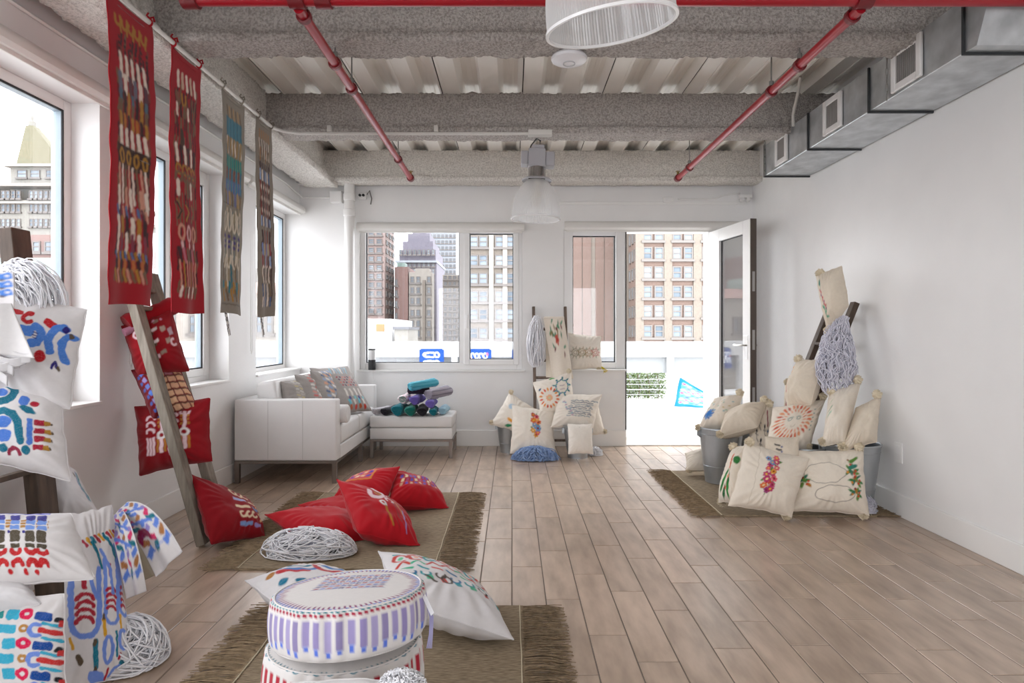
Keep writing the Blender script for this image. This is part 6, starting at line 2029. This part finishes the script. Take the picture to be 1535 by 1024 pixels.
TE, TG, PU, BK, GR, CY_, LG = '#0e6f7c', '#0f6a5f', '#6a5aa8', '#1d1a22', '#a39da8', '#5fb4c8', '#c9c6ca'
ZT = .397
def rp(px, py, Y): return W(px, py, Y)
roll('dark teal rolled textile, front left of the ottoman pile', (-1.07, 5.76, .452), (-1.05, 6.04, .452), .056, TE)
roll('green teal rolled textile, low middle of the ottoman pile', (-.945, 5.74, .448), (-.96, 6.05, .45), .050, TG)
roll('black rolled textile, bottom of the ottoman pile beside the purple', (-.835, 5.75, .442), (-.86, 6.03, .445), .046, BK)
roll('teal rolled textile under the purple one, right end of the pile', (-.735, 5.77, .434), (-.75, 6.05, .434), .036, TE)
roll('light blue rolled textile at the right foot of the ottoman pile', (-.66, 5.86, .436), (-.65, 6.12, .436), .038, '#a9cfe0')
roll('pale grey rolled textile lying flat at the ottoman left end', (-1.30, 5.84, .434), (-1.17, 6.02, .434), .036, LG, GR)
roll('black rolled textile lying at the ottoman left beside the pale grey', (-1.20, 5.80, .436), (-1.12, 6.10, .436), .038, BK)
roll('white pink rolled textile with green end, upper left of the pile', (-1.03, 5.83, .547), (-1.0, 6.08, .547), .046, '#e2d8dc', '#d8a0b0', TG)
roll('purple rolled textile in the middle of the ottoman pile', (-.915, 5.80, .541), (-.89, 6.06, .541), .048, PU)
roll('small purple rolled textile at the right of the pile', (-.765, 5.78, .509), (-.77, 6.06, .511), .042, '#7566b8')
roll('plum black rolled textile under the cyan top roll', (-1.0, 5.97, .624), (-.80, 5.99, .610), .040, '#2c2230')
roll('cyan striped rolled textile on the very top of the pile', (-.96, 5.84, .668), (-.74, 6.06, .690), .046, CY_, '#2f9ab0')
roll('grey striped rolled textile, long, upper right of the pile', (-.79, 5.85, .590), (-.62, 6.12, .604), .056, GR, '#6f6a78')

# ------------------------------------------------------------------ banners hanging from the rod
def banner(label, y0, y1, ztop, zbot, base, paint, ties, rag=.004, tag=False, N_=(56, 220), bx=-1.735):
    o = thing('banner', label, 'banner', (bx, (y0 + y1) / 2, zbot), 'hanging textile banners')
    nx, ny = N_
    P = np.zeros((ny, nx, 3)); sd = y0 * 7
    for j, t in enumerate(np.linspace(0, 1, ny)):
        for i, a in enumerate(np.linspace(0, 1, nx)):
            e = rag * (math.sin(31 * t + sd) + .6 * math.sin(57 * t + 2 * sd)) * (2 * a - 1)
            P[j, i] = (bx + .012 * math.sin(2.5 * PI * a + sd + t * 2) * t + .006 * math.sin(5 * t + sd), y0 + (y1 - y0) * a + e + .006 * math.sin(4 * t + sd), ztop + (zbot - ztop) * t + .008 * math.sin(3 * a + sd) * (t > .5) - .010 * math.sin(PI * a) * (t < .02))
    # art space: u across -1..1, v 1 (top) .. -1 scaled to length
    U, V = grid_uv(ny, nx)
    a = Art(U, V * 4.2, base, .055, .9); a.n[:] = vnoise(U * 9 + 30, V * 40 + 60, 3)
    paint(a)
    sheet('cloth', P[:, ::-1] if False else P, M_CLOTH, (a.c, a.c), parent=o, th=.004)
    for yy in ties:
        t = MB().tube([(bx + .012 * math.cos(q), yy, 2.662 + .017 * math.sin(q)) for q in np.linspace(0, 2 * PI, 12)], .005, 6, False)
        t.tube([(bx, yy, 2.682), (bx - .008, yy - .01, 2.692), (bx + .004, yy - .016, 2.70)], .005, 6).tube([(bx, yy, 2.682), (bx + .01, yy + .014, 2.695), (bx + .012, yy + .02, 2.675)], .005, 6)
        t.tube([(bx, yy, 2.65), (bx, yy, ztop - .01)], .004, 6)
        t.build('tie', cloth_plain(base), o, True)
    if tag:
        t = MB().bar((bx, y0 + .06, zbot + .01), (bx + .01, y0 + .09, zbot - .13), .03, .002, up=(1, 0, 0))
        g = t.build('paper_tag', mat('printed_tag', '#4a4446', .6, col2='#c9c2bd', nscale=60, ramp=(.45, .55)), o)
    return o


RB, GB = '#9d1220', '#8b8378'
Cw, Cd, Ct, Co, Cp = '#e2d2c4', '#3a2226', '#6f5a44', '#a9792f', '#c98f7a'


def rows(a, spec, x0=-.68, x1=.68):
    """rows of brush marks: (v centre, height, count, width, colours, slant)"""
    for v, h, n, w, cs, sl in spec:
        for i in range(n):
            x = x0 + (x1 - x0) * (i + .5) / n
            c = cs[i % len(cs)] if isinstance(cs, (tuple, list)) else cs
            if c: a.ln([(x - sl, v + h / 2), (x + sl, v - h / 2)], w, c)


def under(a, cs, n=9):
    q = random.Random(7)
    for j, v in enumerate(np.arange(-3.35, 3.2, .36)):
        rows(a, [(v, .34, n, .085, [cs[q.randrange(len(cs))] for _ in range(n)], q.uniform(-.03, .03))], -.76, .76)


def b1(a):
    under(a, (Cd, '#5f1a20', Ct, '#7a3a30', None))
    for i in range(5):
        x = -.6 + i * .28; a.arc(x, 3.62, .12, .09, Co, 160, 400, .16); a.ln([(x + .1, 3.7), (x + .1, 3.35)], .08, Co)
    for j in range(4):
        for i in range(6): a.el(-.6 + i * .25, 3.15 - j * .16, .05, .05, Cd)
    rows(a, [(2.42, .55, 5, .13, Cw, .05), (1.95, .42, 6, .16, ('#6a6a78', Cw, '#5a3a44'), .02), (1.55, .3, 7, .13, ('#4f6a7a', Cd, Co), 0), (1.25, .34, 7, .13, (Ct, Cd, Co), 0), (.92, .30, 7, .13, (Co, '#b06a2a', Cd), .01), (.42, .52, 5, .15, Cw, .03)])
    a.rc(.0, -.1, .72, .34, '#3a241f', 0, .03)
    for i in range(4): a.arc(-.5 + i * .34, -.08, .09, .08, Co, 0, 360, .2)
    rows(a, [(-.85, 1.0, 8, .085, (Cp, Cw, Ct), .06), (-1.25, .55, 7, .12, (Cw, None, Cp), .03), (-1.62, .26, 9, .09, ('#4f6f9a', '#5a2a3a', Cp), .05), (-2.05, .5, 6, .15, (Cw, Co, Cd), .02), (-2.5, .5, 6, .12, (Cw, '#7a3a4a'), .0), (-2.85, .2, 11, .08, ('#4f6f9a', Co), .03), (-3.1, .22, 9, .12, (Cd, '#b86a3a'), 0), (-3.4, .3, 9, .10, (Co, Cp, Ct), .05)])


def b2(a):
    under(a, (Cd, '#5f1a20', Ct, '#7a5a48', None))
    rows(a, [(3.35, .42, 5, .15, (Cw, '#c8aa94'), .03)])
    for i in range(4): a.arc(-.5 + i * .33, 2.85, .12, .09, (Ct, Co, '#6a2a26')[i % 3], 170, 370, .3)
    rows(a, [(2.35, .34, 6, .12, (Cw, Cd, Ct), .02), (1.95, .28, 6, .12, ('#5a2a2a', Ct), 0), (1.45, .5, 5, .2, (None, '#4a3a30', None, Ct), .02), (.95, .48, 6, .15, (Cw, Cd), .02)])
    for i in range(4): a.arc(-.5 + i * .33, .45, .13, .07, Co, 20, 300, .16); a.arc(-.5 + i * .33, .22, .13, .07, Ct, 20, 340, .14)
    rows(a, [(-.15, .35, 5, .18, (Cw, None, Ct), .0)])
    for j in range(3):
        for i in range(3): a.ln([(-.6 + i * .45, -.55 - j * .05), (-.42 + i * .45, -.85), (-.62 + i * .45, -1.15)], .07, (Co, Ct, Cd)[(i + j) % 3])
    for i in range(3): a.arc(-.45 + i * .45, -1.55, .14, .10, (Cp, '#d8a8a8')[i % 2], 0, 360, .24); a.el(-.45 + i * .45, -1.95, .07, .12, '#d8b0b0')
    rows(a, [(-2.3, .4, 6, .12, (Cd, '#b86a7a', Ct), .05), (-2.9, .8, 7, .075, (Cp, Co, '#c88a7a'), .02), (-3.5, .3, 6, .11, (Cw, Ct), -.06)])


def b3(a):
    under(a, ('#7a7060', '#96866a', '#6f7a7a', None))
    rows(a, [(3.5, .4, 7, .1, (Ct, '#b08a5a'), .05), (2.95, .6, 9, .14, ('#2f6f86', '#3a7f94'), .01), (2.25, .55, 6, .09, (Cw, None, '#d8cdb8'), .06), (2.25, .6, 5, .11, ('#9a7a4a',), -.03), (1.6, .4, 8, .14, ('#1f7a78', '#2a8a80'), 0), (1.15, .4, 8, .13, ('#7a4a44', '#2f6f86'), 0), (.72, .36, 8, .13, ('#4a6a9a', '#3f7a9a'), .01), (.25, .5, 7, .10, (Ct, '#6a6a9a', '#b08a5a'), .04)])
    for i in range(4): a.arc(-.5 + i * .34, -.6, .12, .09, '#d3c6b2', 150, 420, .45)
    for i in range(4):
        for j in range(3): a.el(-.5 + i * .34, -1.25 - j * .2, .09, .07, '#4a3f78')
    for i in range(4): a.arc(-.5 + i * .34, -2.05, .12, .09, '#d3c6b2', 170, 370, .4); a.ln([(-.62 + i * .34, -1.4), (-.62 + i * .34, -2.0)], .07, '#d3c6b2')
    rows(a, [(-2.75, .8, 5, .09, (Ct, '#c8bfae', '#2f6f7a'), .04), (-3.2, .35, 6, .12, ('#1f7a86', Co), 0), (-3.5, .4, 5, .1, (Co, Ct), .05)])
    a.ln([(-.9, -3.85), (.9, -3.85)], .05, '#6a6258')


def b4(a):
    under(a, ('#6a5a4e', '#4a3430', '#8a7a66', None))
    rows(a, [(3.6, .3, 6, .12, ('#9a7048',), .03), (3.0, .7, 5, .08, (Cw, '#d8cdbd'), .06), (2.75, .5, 4, .12, ('#8a5a30', Ct), -.03), (2.2, .3, 6, .13, (Cd,), 0), (1.85, .4, 6, .12, ('#8fa8d0', Cw, '#4f6a9a'), .02)])
    for r, c in ((1.35, '#7a2f2a'), (.85, '#6a2a28'), (.35, '#7a2f2a')):
        rows(a, [(r, .4, 6, .16, (c, '#4a2422'), 0)])
        for i in range(5): a.el(-.5 + i * .26, r, .05, .1, '#d8c8b8')
    rows(a, [(-.1, .3, 7, .1, ('#8fa8d0', Cw, '#3f4a7a'), .0), (-.75, .45, 5, .16, (Cd, '#7a2f2a'), 0), (-1.3, .45, 6, .13, ('#6f86c0', '#b8a080', '#8a2f3a'), .02), (-1.8, .4, 6, .14, ('#8a2f3a', '#5a2428', '#8fa8d0'), 0)])
    for i in range(4): a.arc(-.5 + i * .34, -2.35, .1, .08, Cw, 60, 300, .35); a.ln([(-.4 + i * .34, -2.1), (-.44 + i * .34, -2.7)], .07, Cd)
    rows(a, [(-3.15, .7, 6, .09, ('#3f5a8a', Cw, Ct), .05), (-3.55, .35, 6, .1, (Cw, '#3f5a8a'), -.03)])


banner('red banner with pale and ochre brush marks, nearest on the rod', 2.66, 2.995, 2.65, 1.30, RB, b1, (2.69, 2.97))
banner('red banner with small rings and pale marks, second along the rod', 3.165, 3.465, 2.64, 1.285, RB, b2, (3.18, 3.44))
banner('grey linen banner with teal and blue rows, third along the rod', 3.70, 4.00, 2.635, 1.29, GB, b3, (3.72, 3.98), tag=True)
banner('grey brown linen banner with dark red rows, farthest on the rod', 4.22, 4.50, 2.65, 1.29, '#837a6f', b4, (4.24, 4.47), tag=True)

# ------------------------------------------------------------------ textiles on the terrace
def t_blue(a):
    for j in range(2):
        y = .45 - j * .75
        for i in range(2): a.arc(-.35 + i * .1, y, .32, .14, '#e6ebf2', 90, 270, .18); a.ln([(-.35, y + .2), (.15, y + .2)], .12, '#e6ebf2'); a.ln([(-.35, y - .2), (.15, y - .2)], .12, '#e6ebf2')
        a.arc(.42, y, .18, .13, '#e6ebf2', 0, 360, .22)


def t_blue2(a):
    for i in range(4): a.arc(-.7 + i * .38, .35, .16, .12, '#e6ebf2', 0, 360 if i % 2 else 230, .24); a.arc(-.7 + i * .38, -.4, .16, .12, '#e6ebf2', 0, 180, .4)
    a.el(.62, .5, .12, .16, '#b85a78'); a.el(-.9, .2, .08, .1, '#c86a6a')


def t_flag(a):
    a.rc(0, 0, .82, .80, '#5d8fb6', 0, .02)
    for j in range(7):
        for i in range(6): a.el(-.7 + i * .28, .7 - j * .23, .11, .055, ('#b8304a', '#e6ebf2', '#2f8fa8', '#4a4a88', '#e6ebf2', '#c8505a')[(i + 2 * j) % 6], .2)


for lab, x0, x1, f_ in (('blue pennant with white loops hung on the parapet, seen left in back window', 629, 666, t_blue), ('blue pennant with white arches hung on the parapet behind the window sash', 704, 737, t_blue2), ('blue pennant half cut by the right frame of the back window', 768, 804, t_blue)):
    o = thing('pennant', lab, 'textile', W((x0 + x1) / 2, 560, 9.62), 'blue pennants on the parapet')
    P = hang(x0, x1, 523, 556, 9.66, 9.62, 50, 50, .012, 1.5)
    painted_sheet('cloth', P, '#0c3f88', f_, o)
    for x in (x0 + 1, x1 - 1): MB().box(*[q for c in W(x, 523, 9.66) for q in (c - .012, c + .012)]).build('clip', M_WHITE, o)
fl = thing('blue_textile', 'bright blue printed textile draped low by the terrace post beyond the doorway', 'textile', W(1037, 610, 9.4))
c4 = [W(1020, 566, 9.50), W(1070, 596, 9.42), W(1068, 612, 9.2), W(1011, 609, 9.25)]
n = 60; U, V = grid_uv(n, n)
P = bil(np.array(c4), U, V).reshape(n, n, 3); P[..., 1] += .02 * np.sin(U * 6 + V * 3).reshape(n, n)
P[..., 2] = np.maximum(P[..., 2], .01)
a = Art(U, V, '#0a5f9c', .05); t_flag(a)
sheet('cloth', P, M_CLOTH, (a.c, a.c), parent=fl)
